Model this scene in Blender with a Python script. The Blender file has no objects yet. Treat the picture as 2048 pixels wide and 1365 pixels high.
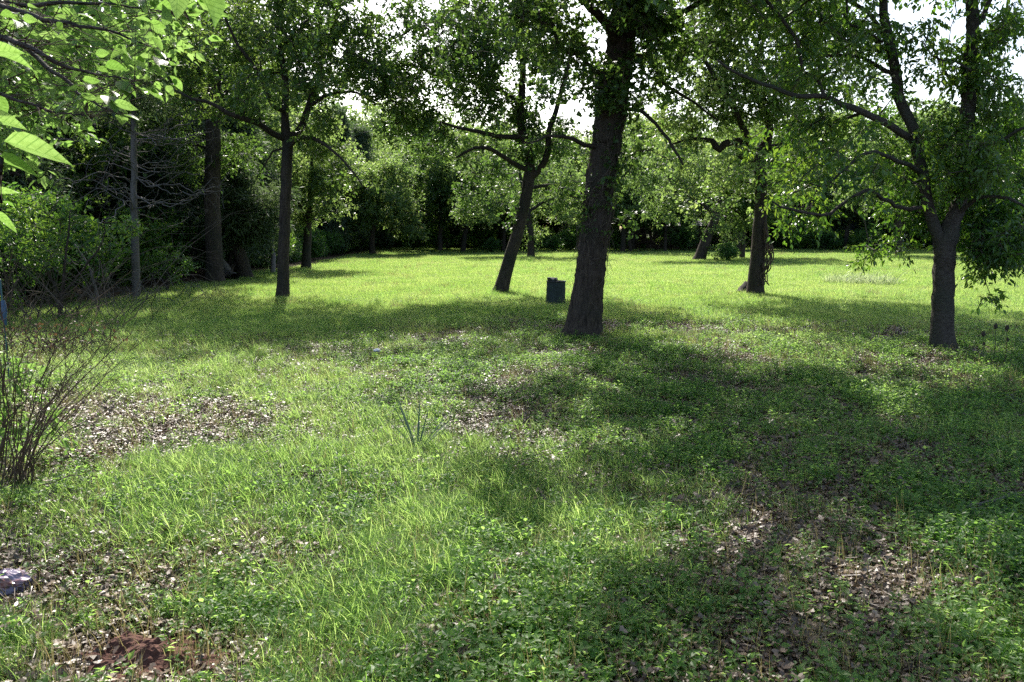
import bpy, math
import numpy as np
from math import pi, sin, cos, tan, radians

# ------------------------------------------------------------------ camera, world, sun, exposure
F = 1568.0; CH = 1.75; HOR = 455.0
TH = math.atan((682.5 - HOR) / F)
SUN_EL = radians(43); SUN_AZ = radians(-11)          # azimuth from +Y towards +X
SUN = np.array([sin(SUN_AZ) * cos(SUN_EL), cos(SUN_AZ) * cos(SUN_EL), sin(SUN_EL)])
S = bpy.context.scene
C = S.collection
cam = bpy.data.objects.new('camera', bpy.data.cameras.new('camera')); C.objects.link(cam)
cam.location = (0, 0, CH); cam.rotation_euler = (pi / 2 - TH, 0, 0)
cam.data.sensor_width = 36; cam.data.lens = F * 36 / 2048
cam.data.clip_start = 0.05; cam.data.clip_end = 2000
S.camera = cam
W = bpy.data.worlds.new('World'); S.world = W; W.use_nodes = True
nt = W.node_tree; bg = nt.nodes['Background']
sky = nt.nodes.new('ShaderNodeTexSky'); sky.sky_type = 'NISHITA'; sky.sun_disc = False
sky.sun_elevation = SUN_EL; sky.sun_rotation = SUN_AZ
sky.air_density = 1.0; sky.dust_density = 2.5; sky.ozone_density = 1.0
nt.links.new(sky.outputs[0], bg.inputs[0]); bg.inputs[1].default_value = 0.15
sl = bpy.data.lights.new('sun', 'SUN'); sl.energy = 5.0; sl.angle = radians(0.53); sl.color = (1, 0.95, 0.86)
so = bpy.data.objects.new('sun', sl); C.objects.link(so)
so.rotation_euler = (pi / 2 - SUN_EL, 0, pi - SUN_AZ)   # lamp -Z aims from the sun to the ground
so.location = (-5, 30, 30)
S.view_settings.view_transform = 'Standard'; S.view_settings.look = 'None'
S.view_settings.exposure = 1.08; S.view_settings.gamma = 1.0
S.render.engine = 'CYCLES'
S.cycles.max_bounces = 8; S.cycles.diffuse_bounces = 6; S.cycles.transmission_bounces = 6
S.cycles.glossy_bounces = 2; S.cycles.transparent_max_bounces = 4
S.cycles.caustics_reflective = False; S.cycles.caustics_refractive = False
S.cycles.use_denoising = False
S.cycles.sample_clamp_indirect = 8
HAZE_D = 0

# ------------------------------------------------------------------ projection helpers
cT, sT = cos(TH), sin(TH)
def ray(px, py):
    u = (682.5 - np.asarray(py, float)) / F; x = (np.asarray(px, float) - 1024) / F
    return x, cT + sT * u, -sT + cT * u
def at(px, py, D):
    x, y, z = ray(px, py); k = D / y
    return np.array([x * k, D + 0 * k, CH + z * k]).T
def gnd(px, py):
    x, y, z = ray(px, py); k = -CH / z
    return float(x * k), float(y * k)
def proj(P):
    x = P[..., 0]; y = P[..., 1]; z = P[..., 2] - CH
    d = y * cT - z * sT; u = y * sT + z * cT
    d = np.where(np.abs(d) < 1e-3, 1e-3, d)
    px = 1024 + F * x / d; py = 682.5 - F * u / d
    bad = d < 0.05
    return np.where(bad, -9999, px), np.where(bad, 9999, py)
def inside(poly, px, py):
    r = np.zeros(px.shape, bool); n = len(poly)
    for i in range(n):
        x0, y0 = poly[i]; x1, y1 = poly[(i + 1) % n]
        if y0 == y1: continue
        c = ((y0 > py) != (y1 > py)) & (px < (x1 - x0) * (py - y0) / (y1 - y0) + x0)
        r ^= c
    return r

# value noise
_rg = np.random.default_rng(5); _tab = _rg.random(4096)
def _h(i, j, k): return _tab[(i * 73856093 ^ j * 19349663 ^ k * 83492791) & 4095]
def noise(x, y, z=0.0, s=1.0):
    x = np.asarray(x, float) * s + 100; y = np.asarray(y, float) * s + 100; z = np.asarray(z, float) * s + 100 + 0 * x
    i = np.floor(x).astype(np.int64); j = np.floor(y).astype(np.int64); k = np.floor(z).astype(np.int64)
    a = x - i; b = y - j; c = z - k
    a = a * a * (3 - 2 * a); b = b * b * (3 - 2 * b); c = c * c * (3 - 2 * c)
    r = 0
    for di in (0, 1):
        for dj in (0, 1):
            for dk in (0, 1):
                r = r + _h(i + di, j + dj, k + dk) * (a if di else 1 - a) * (b if dj else 1 - b) * (c if dk else 1 - c)
    return r
def fbm(x, y, z=0.0, s=1.0):
    return noise(x, y, z, s) * .55 + noise(x, y, z, s * 2.1) * .3 + noise(x, y, z, s * 4.3) * .15
def hz(x, y):
    x = np.asarray(x, float); y = np.asarray(y, float)
    far = np.clip((y - 8) / 30, 0, 1)
    return (fbm(x, y, 3, .9) - .5) * .09 + (fbm(x, y, 7, .12) - .5) * .25 * far

# sunlit map of the ground, read off the photograph's light and shade patches (1 lit .. 0 shaded)
LIT = [
 ([(-600, 590), (2700, 590), (2700, 2600), (-600, 2600)], .7),
 ([(-600, 690), (900, 690), (960, 1150), (900, 2600), (-600, 2600)], .97),
 ([(880, 770), (1300, 700), (2700, 640), (2700, 2600), (1100, 2600), (960, 1100)], .3),
 ([(1350, 880), (2048, 800), (2700, 800), (2700, 2600), (1250, 2600), (1280, 1150)], .1),
 ([(90, 690), (130, 600), (560, 595), (900, 612), (1150, 605), (1150, 668), (900, 660), (650, 690), (480, 700), (300, 665)], .07),
 ([(200, 618), (430, 636), (420, 652), (200, 634)], .7),
 ([(1200, 612), (1340, 605), (1480, 632), (1620, 600), (2200, 595), (2200, 700), (1850, 690), (1700, 680), (1400, 650), (1220, 670)], .12),
 ([(1950, 605), (2100, 610), (2100, 640), (1960, 640)], .9),
 ([(1230, 650), (1400, 655), (1560, 685), (1900, 700), (2048, 720), (1950, 775), (1820, 840), (1650, 765), (1450, 715), (1270, 690)], .93),
 ([(1180, 685), (1280, 688), (1620, 750), (1670, 800), (1500, 790), (1300, 760), (1180, 740)], .06),
 ([(1430, 785), (1570, 795), (1610, 860), (1480, 870)], .8),
 ([(1860, 1120), (2048, 1180), (2100, 1330), (1930, 1270)], .95),
 ([(960, 1150), (1300, 1160), (1250, 1365), (1250, 1700), (650, 1700), (700, 1365)], .85),
 ([(860, 770), (1100, 758), (1300, 800), (1200, 890), (950, 850)], .1),
 ([(1000, 880), (1300, 870), (1360, 1060), (1080, 1060)], .3),
 ([(300, 600), (340, 588), (430, 560), (560, 548), (610, 555), (500, 590), (400, 605)], .15),
 ([(560, 548), (740, 505), (880, 504), (700, 545), (640, 560)], .25),
]
def lit(x, y, jit=0.45):
    x = np.asarray(x, float); y = np.asarray(y, float)
    xj = x + (noise(x, y, 1, 1.1) - .5) * jit * 2; yj = y + (noise(x, y, 9, 1.1) - .5) * jit * 2
    px, py = proj(np.stack([xj, yj, 0 * xj], -1))
    r = np.where(py < 590, 1.0, .5)
    for poly, v in LIT: r = np.where(inside(poly, px, py), v, r)
    fl = fbm(x, y, 40, 1.5)
    r = np.where((r < .5) & (fl > .60) & (py > 700), .85, r)
    return r
def shadow_of(P):
    return P[..., 0] - SUN[0] / SUN[2] * P[..., 2], P[..., 1] - SUN[1] / SUN[2] * P[..., 2]

# ------------------------------------------------------------------ mesh helpers
def mk(name, V, faces, mat=None, smooth=False, attrs=None):
    """faces: list of int arrays (n,3) or (n,4); attrs: {name: per-vertex floats}"""
    me = bpy.data.meshes.new(name); V = np.asarray(V, np.float32)
    me.vertices.add(len(V)); me.vertices.foreach_set('co', V.ravel())
    faces = [np.asarray(f, np.int32) for f in faces if len(f)]
    loops = np.concatenate([f.ravel() for f in faces]); sizes = np.concatenate([np.full(len(f), f.shape[1], np.int32) for f in faces])
    me.loops.add(len(loops)); me.loops.foreach_set('vertex_index', loops)
    me.polygons.add(len(sizes)); st = np.concatenate([[0], np.cumsum(sizes)[:-1]]).astype(np.int32)
    me.polygons.foreach_set('loop_start', st)
    try: me.polygons.foreach_set('loop_total', sizes)
    except Exception: pass
    me.polygons.foreach_set('use_smooth', np.full(len(sizes), smooth))
    for k, a in (attrs or {}).items():
        at_ = me.attributes.new(k, 'FLOAT', 'POINT'); at_.data.foreach_set('value', np.asarray(a, np.float32))
    me.update(calc_edges=True)
    if mat: me.materials.append(mat)
    return me
class Acc:
    def __init__(s): s.V = []; s.T = []; s.Q = []; s.A = []; s.n = 0
    def add(s, V, T=None, Q=None, a=0.5):
        V = np.asarray(V, float).reshape(-1, 3)
        s.V.append(V); s.A.append(np.broadcast_to(np.asarray(a, float), (len(V),)))
        if T is not None and len(T): s.T.append(np.asarray(T) + s.n)
        if Q is not None and len(Q): s.Q.append(np.asarray(Q) + s.n)
        s.n += len(V)
    def mesh(s, name, mat=None, smooth=False):
        return mk(name, np.concatenate(s.V), [np.concatenate(x) for x in (s.T, s.Q) if x], mat, smooth, {'v': np.concatenate(s.A)})
def link(name, me, parent=None, **props):
    o = bpy.data.objects.new(name, me); C.objects.link(o)
    if parent is not None: o.parent = parent
    for k, v in props.items(): o[k] = v
    return o
def thing(name, label, cat, loc=(0, 0, 0), group=None):
    o = bpy.data.objects.new(name, None); C.objects.link(o); o.location = loc
    o['label'] = label; o['category'] = cat
    if group: o['group'] = group
    return o
def norm(v): return v / (np.linalg.norm(v, axis=-1, keepdims=True) + 1e-9)

def tube(acc, P, R, sides, a=.5, bark=0.0, cap=True):
    P = np.asarray(P, float); n = len(P); R = np.broadcast_to(np.asarray(R, float), (n,))
    t = norm(np.gradient(P, axis=0)); ref = np.array([0.02, 1, .03]) if abs(t[0, 2]) > .6 else np.array([0, 0, 1.])
    u = norm(np.cross(t, ref)); w = np.cross(t, u)
    th = np.arange(sides) * 2 * pi / sides
    r = R[:, None] * np.ones(sides)[None]
    if bark:
        L = np.concatenate([[0], np.cumsum(np.linalg.norm(np.diff(P, axis=0), axis=1))])[:, None] + 0 * th[None]
        c, s_ = np.cos(th)[None] * R[:, None], np.sin(th)[None] * R[:, None]
        n1 = noise(c * 22, s_ * 22, L * 3.2); n2 = noise(c * 48, s_ * 48, L * 11 + 9)
        rid = 1 - np.abs(n1 * 2 - 1)
        lob = .22 * np.exp(-L / .28) * (np.abs(np.sin(th * 2.5 + 1.3)) - .4)[None]
        r = r + R[:, None] * lob * (R[0] > .12) + bark * ((rid - .6) * 1.1 + (n2 - .5) * .7) + R[:, None] * .12 * (noise(c * 3, s_ * 3, L * .8) - .5)
    V = P[:, None] + r[..., None] * (np.cos(th)[None, :, None] * u[:, None] + np.sin(th)[None, :, None] * w[:, None])
    i = np.arange(n - 1)[:, None] * sides; j = np.arange(sides)[None]; k = (j + 1) % sides
    Q = np.stack([i + j, i + k, i + sides + k, i + sides + j], -1).reshape(-1, 4)
    V = V.reshape(-1, 3); T = None
    if cap:
        V = np.concatenate([V, P[-1:] + t[-1:] * R[-1]]); m = (n - 1) * sides
        T = np.stack([m + j[0], m + k[0], np.full(sides, n * sides)], -1)
    acc.add(V, T, Q, a)

# leaf templates (x across, y along, z up), triangles
OAK = (np.array([[0, 0, 0], [.13, .22, .02], [.30, .38, .05], [.16, .52, .02], [.40, .80, .06], [0, 1, -.06],
                 [-.40, .78, .06], [-.16, .52, .02], [-.30, .36, .05], [-.13, .22, .02]]),
       np.array([[0, 1, 9], [1, 2, 3], [9, 7, 8], [1, 3, 7], [1, 7, 9], [3, 4, 5], [3, 5, 7], [7, 5, 6]]))
KITE = (np.array([[0, 0, 0], [.3, .55, .07], [0, 1, -.05], [-.3, .5, .07]]), np.array([[0, 1, 2], [0, 2, 3]]))
POINT = (np.array([[0, 0, 0], [.21, .3, .07], [.17, .62, .06], [0, 1.05, -.12], [-.17, .62, .06], [-.21, .3, .07], [0, .5, -.02]]),
         np.array([[0, 1, 6], [1, 2, 6], [2, 3, 6], [6, 3, 4], [6, 4, 5], [6, 5, 0]]))
NEEDLE = (np.array([[0, 0, 0], [.10, .45, .02], [0, 1, 0], [-.10, .5, .02]]), np.array([[0, 1, 2], [0, 2, 3]]))
def leaves(acc, P, D, N, size, tpl, val):
    D = norm(D); X = norm(np.cross(D, N)); N = np.cross(X, D)
    tv, tf = tpl; k = len(tv); n = len(P)
    s = np.broadcast_to(np.asarray(size, float), (n,))[:, None, None]
    V = P[:, None] + s * (tv[None, :, :1] * X[:, None] + tv[None, :, 1:2] * D[:, None] + tv[None, :, 2:] * N[:, None])
    Fc = (tf[None] + (np.arange(n) * k)[:, None, None]).reshape(-1, 3)
    acc.add(V.reshape(-1, 3), Fc, None, np.repeat(np.broadcast_to(val, (n,)), k))

# ------------------------------------------------------------------ materials
def newmat(name):
    m = bpy.data.materials.new(name); m.use_nodes = True; t = m.node_tree
    b = t.nodes['Principled BSDF']; return m, t, b
def N_(t, ty, **kw):
    n = t.nodes.new(ty)
    for k, v in kw.items(): setattr(n, k, v)
    return n
def ramp(t, stops):
    r = t.nodes.new('ShaderNodeValToRGB'); e = r.color_ramp.elements
    while len(e) < len(stops): e.new(.5)
    for el, (p, c) in zip(e, stops): el.position = p; el.color = (*c, 1)
    return r
def leafmat(name, cols, trans, mixf=.45, rough=.42, spec=.5, rand=.35):
    """cols: dark->light reflect colours; trans: dark->light transmitted colours, picked per leaf and per plant"""
    m, t, b = newmat(name)
    a = N_(t, 'ShaderNodeAttribute', attribute_name='v'); oi = N_(t, 'ShaderNodeObjectInfo')
    g = N_(t, 'ShaderNodeNewGeometry'); nz = N_(t, 'ShaderNodeTexNoise'); nz.inputs['Scale'].default_value = .9
    t.links.new(g.outputs['Position'], nz.inputs['Vector'])
    nl = N_(t, 'ShaderNodeTexNoise'); nl.inputs['Scale'].default_value = .35; nl.inputs['Detail'].default_value = 4; t.links.new(g.outputs['Position'], nl.inputs['Vector'])
    ms_ = N_(t, 'ShaderNodeMath', operation='ADD'); t.links.new(nz.outputs['Fac'], ms_.inputs[0]); t.links.new(nl.outputs['Fac'], ms_.inputs[1])
    m1 = N_(t, 'ShaderNodeMath', operation='MULTIPLY_ADD'); m1.inputs[1].default_value = rand; 
    t.links.new(oi.outputs['Random'], m1.inputs[0])
    m0 = N_(t, 'ShaderNodeMath', operation='MULTIPLY_ADD'); m0.inputs[1].default_value = 1 - rand * .5
    t.links.new(a.outputs['Fac'], m0.inputs[0])
    sub = N_(t, 'ShaderNodeMath', operation='SUBTRACT'); sub.inputs[1].default_value = 1.0; t.links.new(ms_.outputs[0], sub.inputs[0])
    t.links.new(sub.outputs[0], m0.inputs[2]); t.links.new(m0.outputs[0], m1.inputs[2])
    off = N_(t, 'ShaderNodeMath', operation='SUBTRACT'); off.inputs[1].default_value = rand * .3; t.links.new(m1.outputs[0], off.inputs[0])
    n = len(cols)
    r1 = ramp(t, [(i / (n - 1), c) for i, c in enumerate(cols)]); r2 = ramp(t, [(i / (n - 1), c) for i, c in enumerate(trans)])
    t.links.new(off.outputs[0], r1.inputs[0]); t.links.new(off.outputs[0], r2.inputs[0])
    t.links.new(r1.outputs[0], b.inputs['Base Color']); b.inputs['Roughness'].default_value = rough
    b.inputs['Specular IOR Level'].default_value = spec
    tr = N_(t, 'ShaderNodeBsdfTranslucent'); t.links.new(r2.outputs[0], tr.inputs[0])
    mx = N_(t, 'ShaderNodeMixShader'); mx.inputs[0].default_value = mixf
    t.links.new(b.outputs[0], mx.inputs[1]); t.links.new(tr.outputs[0], mx.inputs[2])
    t.links.new(mx.outputs[0], t.nodes['Material Output'].inputs[0])
    return m
M = {}
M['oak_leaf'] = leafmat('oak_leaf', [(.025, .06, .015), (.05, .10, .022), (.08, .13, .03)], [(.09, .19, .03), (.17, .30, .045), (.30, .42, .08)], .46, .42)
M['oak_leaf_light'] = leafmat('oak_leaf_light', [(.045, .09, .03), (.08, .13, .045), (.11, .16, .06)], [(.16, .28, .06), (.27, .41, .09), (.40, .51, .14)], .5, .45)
M['elm_leaf'] = leafmat('elm_leaf', [(.03, .08, .018), (.055, .12, .025), (.09, .15, .03)], [(.08, .22, .02), (.18, .36, .03), (.34, .50, .05)], .42, .33, .6)
M['cedar_leaf'] = leafmat('cedar_leaf', [(.035, .065, .034), (.055, .09, .044), (.08, .12, .05)], [(.07, .13, .04), (.11, .18, .05), (.16, .23, .08)], .4, .6)
M['shrub_leaf'] = leafmat('shrub_leaf', [(.03, .08, .018), (.06, .13, .03), (.09, .16, .035)], [(.08, .22, .02), (.18, .36, .04), (.32, .48, .05)], .42, .35)
M['big_leaf'] = leafmat('big_leaf', [(.06, .13, .02), (.08, .16, .025), (.11, .19, .035)], [(.19, .36, .06), (.26, .45, .09), (.35, .54, .14)], .52, .38)
M['veined_leaf'] = leafmat('veined_leaf', [(.06, .13, .02), (.08, .16, .025), (.11, .19, .035)], [(.19, .36, .06), (.26, .45, .09), (.35, .54, .14)], .52, .38)
M['grass'] = leafmat('grass', [(.05, .13, .022), (.08, .18, .03), (.12, .21, .05)], [(.28, .49, .09), (.42, .62, .14), (.60, .74, .26)], .6, .6, .3)
M['field_grass'] = leafmat('field_grass', [(.07, .12, .04), (.09, .15, .05), (.13, .17, .07)], [(.27, .47, .075), (.40, .58, .11), (.54, .64, .19)], .57, .5, .35, .5)
M['dry_grass'] = leafmat('dry_grass', [(.10, .09, .03), (.17, .14, .06), (.24, .19, .09)], [(.2, .2, .06), (.35, .30, .12), (.5, .42, .2)], .4, .5)
M['weed'] = leafmat('weed', [(.04, .10, .022), (.07, .14, .03), (.10, .17, .05)], [(.20, .42, .06), (.36, .60, .11), (.54, .72, .22)], .55, .5, .4)
M['litter'] = leafmat('litter', [(.045, .026, .016), (.09, .055, .032), (.25, .185, .12)], [(.05, .03, .01), (.10, .06, .03), (.16, .11, .06)], .12, .45, .5)
M['dead_leaf'] = leafmat('dead_leaf', [(.07, .035, .02), (.13, .07, .04), (.2, .12, .07)], [(.1, .05, .02), (.18, .10, .04), (.25, .15, .07)], .25, .6)
def veins(m):
    t = m.node_tree; tc = N_(t, 'ShaderNodeTexCoord'); sx = N_(t, 'ShaderNodeSeparateXYZ'); t.links.new(tc.outputs['Object'], sx.inputs[0])
    def mt(op, a, b_=None):
        n = N_(t, 'ShaderNodeMath', operation=op)
        for i, v in enumerate((a, b_)):
            if v is None: continue
            if isinstance(v, (int, float)): n.inputs[i].default_value = v
            else: t.links.new(v, n.inputs[i])
        return n.outputs[0]
    ax = mt('ABSOLUTE', sx.outputs[0]); side = mt('SINE', mt('MULTIPLY', mt('SUBTRACT', sx.outputs[1], mt('MULTIPLY', ax, .8)), 46.0))
    v = mt('MAXIMUM', mt('GREATER_THAN', side, .88), mt('LESS_THAN', ax, .012))
    tr = [n for n in t.nodes if n.type == 'BSDF_TRANSLUCENT'][0]; src = tr.inputs[0].links[0].from_socket
    mx = N_(t, 'ShaderNodeMixRGB', blend_type='MULTIPLY'); mx.inputs[2].default_value = (.62, .70, .6, 1); t.links.new(v, mx.inputs[0]); t.links.new(src, mx.inputs[1])
    nz = N_(t, 'ShaderNodeTexNoise'); nz.inputs['Scale'].default_value = 7; t.links.new(tc.outputs['Object'], nz.inputs['Vector']); r = ramp(t, [(.3, (.72, .75, .6)), (.6, (1, 1, 1))]); t.links.new(nz.outputs['Fac'], r.inputs[0])
    m2 = N_(t, 'ShaderNodeMixRGB', blend_type='MULTIPLY'); m2.inputs[0].default_value = 1; t.links.new(mx.outputs[0], m2.inputs[1]); t.links.new(r.outputs[0], m2.inputs[2]); t.links.new(m2.outputs[0], tr.inputs[0])
    bp = N_(t, 'ShaderNodeBump'); bp.inputs['Strength'].default_value = .5; bp.inputs['Distance'].default_value = .02; t.links.new(v, bp.inputs['Height'])
    for n in t.nodes:
        if n.type in ('BSDF_TRANSLUCENT', 'BSDF_PRINCIPLED'): t.links.new(bp.outputs[0], n.inputs['Normal'])
def barkmat(name, dark, light, sx=14, sz=3, bump=.9, moss=None):
    m, t, b = newmat(name)
    tc = N_(t, 'ShaderNodeNewGeometry'); mp = N_(t, 'ShaderNodeMapping'); mp.inputs['Scale'].default_value = (sx, sx, sz)
    t.links.new(tc.outputs['Position'], mp.inputs[0])
    vo = N_(t, 'ShaderNodeTexVoronoi', feature='DISTANCE_TO_EDGE'); t.links.new(mp.outputs[0], vo.inputs['Vector'])
    nz = N_(t, 'ShaderNodeTexNoise'); nz.inputs['Scale'].default_value = 2.3; nz.inputs['Detail'].default_value = 6; t.links.new(mp.outputs[0], nz.inputs['Vector'])
    mm = N_(t, 'ShaderNodeMath', operation='MULTIPLY_ADD'); mm.inputs[1].default_value = .8
    t.links.new(vo.outputs[0], mm.inputs[0]); t.links.new(nz.outputs['Fac'], mm.inputs[2])
    r = ramp(t, [(.3, dark), (.85, light)]); t.links.new(mm.outputs[0], r.inputs[0])
    n2 = N_(t, 'ShaderNodeTexNoise'); n2.inputs['Scale'].default_value = 1.7; n2.inputs['Detail'].default_value = 3
    t.links.new(tc.outputs['Position'], n2.inputs['Vector'])
    mc = N_(t, 'ShaderNodeMixRGB'); r2 = ramp(t, [(.45, (0, 0, 0)), (.7, (1, 1, 1))]); t.links.new(n2.outputs['Fac'], r2.inputs[0])
    t.links.new(r2.outputs[0], mc.inputs[0]); t.links.new(r.outputs[0], mc.inputs[1])
    mc.inputs[2].default_value = (*(moss or tuple(x * .8 for x in light)), 1)
    t.links.new(mc.outputs[0], b.inputs['Base Color']); b.inputs['Roughness'].default_value = .9; b.inputs['Specular IOR Level'].default_value = .2
    bp = N_(t, 'ShaderNodeBump'); bp.inputs['Strength'].default_value = bump; bp.inputs['Distance'].default_value = .02
    t.links.new(mm.outputs[0], bp.inputs['Height']); t.links.new(bp.outputs[0], b.inputs['Normal'])
    return m
veins(M['veined_leaf'])
M['bark'] = barkmat('oak_bark', (.013, .010, .009), (.095, .072, .056), 15, 2.4, 1.0, moss=(.035, .034, .026))
M['bark_fine'] = barkmat('elm_bark', (.028, .023, .02), (.12, .10, .085), 7, 22, 1.0, (.06, .062, .048))
M['bark_grey'] = barkmat('dead_wood_bark', (.055, .05, .046), (.19, .17, .155), 18, 2.2, .6)
M['twig'] = barkmat('twig_bark', (.05, .038, .03), (.14, .11, .085), 30, 12, .2)
M['twig_brown'] = barkmat('brown_twig', (.05, .034, .025), (.13, .09, .065), 30, 12, .2)
def plain(name, col, rough=.6, metal=0, bump=0, bs=20):
    m, t, b = newmat(name); nz = N_(t, 'ShaderNodeTexNoise'); nz.inputs['Scale'].default_value = bs; nz.inputs['Detail'].default_value = 6
    tc = N_(t, 'ShaderNodeTexCoord'); t.links.new(tc.outputs['Object'], nz.inputs['Vector'])
    r = ramp(t, [(.3, tuple(c * .6 for c in col)), (.75, col)]); t.links.new(nz.outputs['Fac'], r.inputs[0])
    t.links.new(r.outputs[0], b.inputs['Base Color']); b.inputs['Roughness'].default_value = rough; b.inputs['Metallic'].default_value = metal
    if bump:
        bp = N_(t, 'ShaderNodeBump'); bp.inputs['Strength'].default_value = bump; bp.inputs['Distance'].default_value = .01
        t.links.new(nz.outputs['Fac'], bp.inputs['Height']); t.links.new(bp.outputs[0], b.inputs['Normal'])
    return m
# ground: reddish brown soil, dark humus, greener where grass grows
m, t, b = newmat('soil'); M['soil'] = m
g = N_(t, 'ShaderNodeNewGeometry')
n1 = N_(t, 'ShaderNodeTexNoise'); n1.inputs['Scale'].default_value = 1.3; n1.inputs['Detail'].default_value = 8
n2 = N_(t, 'ShaderNodeTexNoise'); n2.inputs['Scale'].default_value = 38; n2.inputs['Detail'].default_value = 8
vo = N_(t, 'ShaderNodeTexVoronoi'); vo.inputs['Scale'].default_value = 26
for n in (n1, n2, vo): t.links.new(g.outputs['Position'], n.inputs['Vector'])
ra = ramp(t, [(.3, (.045, .026, .018)), (.55, (.085, .048, .033)), (.75, (.13, .072, .048))]); t.links.new(n1.outputs['Fac'], ra.inputs[0])
rb = ramp(t, [(.35, (.35, .32, .3)), (.7, (1.15, 1.05, 1.0))]); t.links.new(n2.outputs['Fac'], rb.inputs[0])
mu = N_(t, 'ShaderNodeMixRGB', blend_type='MULTIPLY'); mu.inputs[0].default_value = 1; t.links.new(ra.outputs[0], mu.inputs[1]); t.links.new(rb.outputs[0], mu.inputs[2])
ga = N_(t, 'ShaderNodeAttribute', attribute_name='v')
mg = N_(t, 'ShaderNodeMixRGB'); t.links.new(ga.outputs['Fac'], mg.inputs[0]); t.links.new(mu.outputs[0], mg.inputs[1]); mg.inputs[2].default_value = (.075, .095, .03, 1)
t.links.new(mg.outputs[0], b.inputs['Base Color']); b.inputs['Roughness'].default_value = .9; b.inputs['Specular IOR Level'].default_value = .2
ad = N_(t, 'ShaderNodeMath', operation='ADD'); t.links.new(n2.outputs['Fac'], ad.inputs[0]); t.links.new(vo.outputs['Distance'], ad.inputs[1])
bp = N_(t, 'ShaderNodeBump'); bp.inputs['Strength'].default_value = .9; bp.inputs['Distance'].default_value = .03
t.links.new(ad.outputs[0], bp.inputs['Height']); t.links.new(bp.outputs[0], b.inputs['Normal'])

# ------------------------------------------------------------------ cover densities on the ground
BARE = [([(80, 800), (300, 790), (520, 810), (650, 835), (560, 880), (430, 920), (250, 970), (60, 930)], .74),
        ([(-400, 1060), (160, 1060), (560, 1105), (700, 1120), (520, 1190), (220, 1190), (-400, 1250)], 1.0),
        ([(640, 960), (820, 960), (800, 1010), (660, 1010)], .9),
        ([(940, 1150), (1300, 1190), (1700, 1150), (2048, 1320), (2048, 1800), (700, 1800), (780, 1300), (880, 1200)], .5),
        ([(1230, 1000), (1500, 960), (1720, 1040), (1640, 1180), (1300, 1180)], .5),
        ([(1560, 770), (1900, 840), (2100, 900), (2100, 1010), (1850, 990), (1640, 850)], .6),
        ([(1380, 700), (1560, 790), (1700, 900), (1500, 880), (1350, 800)], .45),
        ([(150, 1270), (480, 1270), (500, 1500), (100, 1500)], 1.0),
        ([(900, 750), (1250, 770), (1250, 860), (900, 830)], .45)]
TALL = [([(190, 1000), (300, 930), (560, 890), (700, 900), (900, 880), (960, 950), (900, 1030), (620, 1090), (300, 1080)], 1.0),
        ([(600, 1040), (860, 980), (1250, 930), (1450, 1030), (1480, 1120), (1240, 1170), (960, 1130), (860, 1200), (760, 1290), (620, 1300), (540, 1180)], .95),
        ([(880, 860), (1300, 840), (1400, 900), (1350, 990), (950, 1000)], .6),
        ([(1900, 850), (2200, 830), (2200, 960), (1930, 930)], .9),
        ([(1560, 620), (1720, 620), (1740, 700), (1600, 720)], .5),
        ([(120, 655), (300, 640), (480, 655), (540, 710), (700, 770), (900, 840), (860, 900), (500, 860), (560, 810), (250, 795), (90, 760)], .9),
        ([(480, 1240), (640, 1200), (720, 1365), (560, 1500), (460, 1400)], .6)]
def cover(x, y, polys, j=.8, soft=.38):
    xj = x + (fbm(x, y, 11, 1.6) - .5) * j * 2; yj = y + (fbm(x, y, 17, 1.6) - .5) * j * 2; R_ = 0
    for k, (ox, oy) in enumerate(((0, 0), (1, 0), (-1, 0), (0, 1), (0, -1), (.7, .7), (-.7, .7))):
        px, py = proj(np.stack([xj + ox * soft, yj + oy * soft, 0 * xj], -1)); r = np.zeros(np.shape(x))
        for p, v in polys: r = np.maximum(r, np.where(inside(p, px, py), v, 0))
        R_ = R_ + r / 7
    px, py = proj(np.stack([x, y, 0 * x], -1))
    return R_, px, py
MND = gnd(300, 1318)
def woods(x, y):     # inside the woodland on the left
    return (x < -10.2 + (noise(x, y, 5, .3) - .5) * 1.6) & (y > 13)
def dens(x, y):
    """grass, weeds, litter densities 0..1"""
    x = np.asarray(x, float); y = np.asarray(y, float)
    bare, px, py = cover(x, y, BARE); tall, _, _ = cover(x, y, TALL)
    far = np.clip((y - 11.5) / 5.5 + (fbm(x, y, 2, .5) - .5) * 1.6 + .25 * (x < 0), 0, 1)
    wd = woods(x, y) * 1.0
    left = np.clip((1000 + (fbm(x, y, 4, .8) - .5) * 600 - px) / 350, 0, 1)
    n1 = np.clip(fbm(x, y, 8, 2.2) * 3.2 - 1.05, 0, 1); n2 = np.clip(fbm(x, y, 27, 1.5) * 3 - .9, 0, 1)
    near_g = (.16 + .78 * left) * (.35 + .65 * n1)
    grass = np.maximum(near_g * (1 - far), far)
    tall = tall * (.45 + .55 * n2)
    mound = np.clip(1.25 - np.hypot((x - MND[0]) / .42, (y - MND[1]) / .27), 0, 1) > .12
    grass = np.maximum(grass, tall * .85) * (1 - bare * .88) * (1 - wd * .85) * (1 - mound * .96)
    weeds = np.clip((.60 - .42 * left) + 1.0 * (fbm(x, y, 6, 1.0) - .5) * 2, .06, 1) * np.clip(fbm(x, y, 23, 3.0) * 3.4 - 1.0, .05, 1) * (1 - far * .6) * (1 - tall * .55) * (1 - bare * .68) * (1 - mound * .95)
    litter = np.clip(.45 + bare * .7 + wd, 0, 1) * (1 - far * (1 - wd)) * (1 - mound * .97)
    return grass, weeds, litter, tall, far

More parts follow.
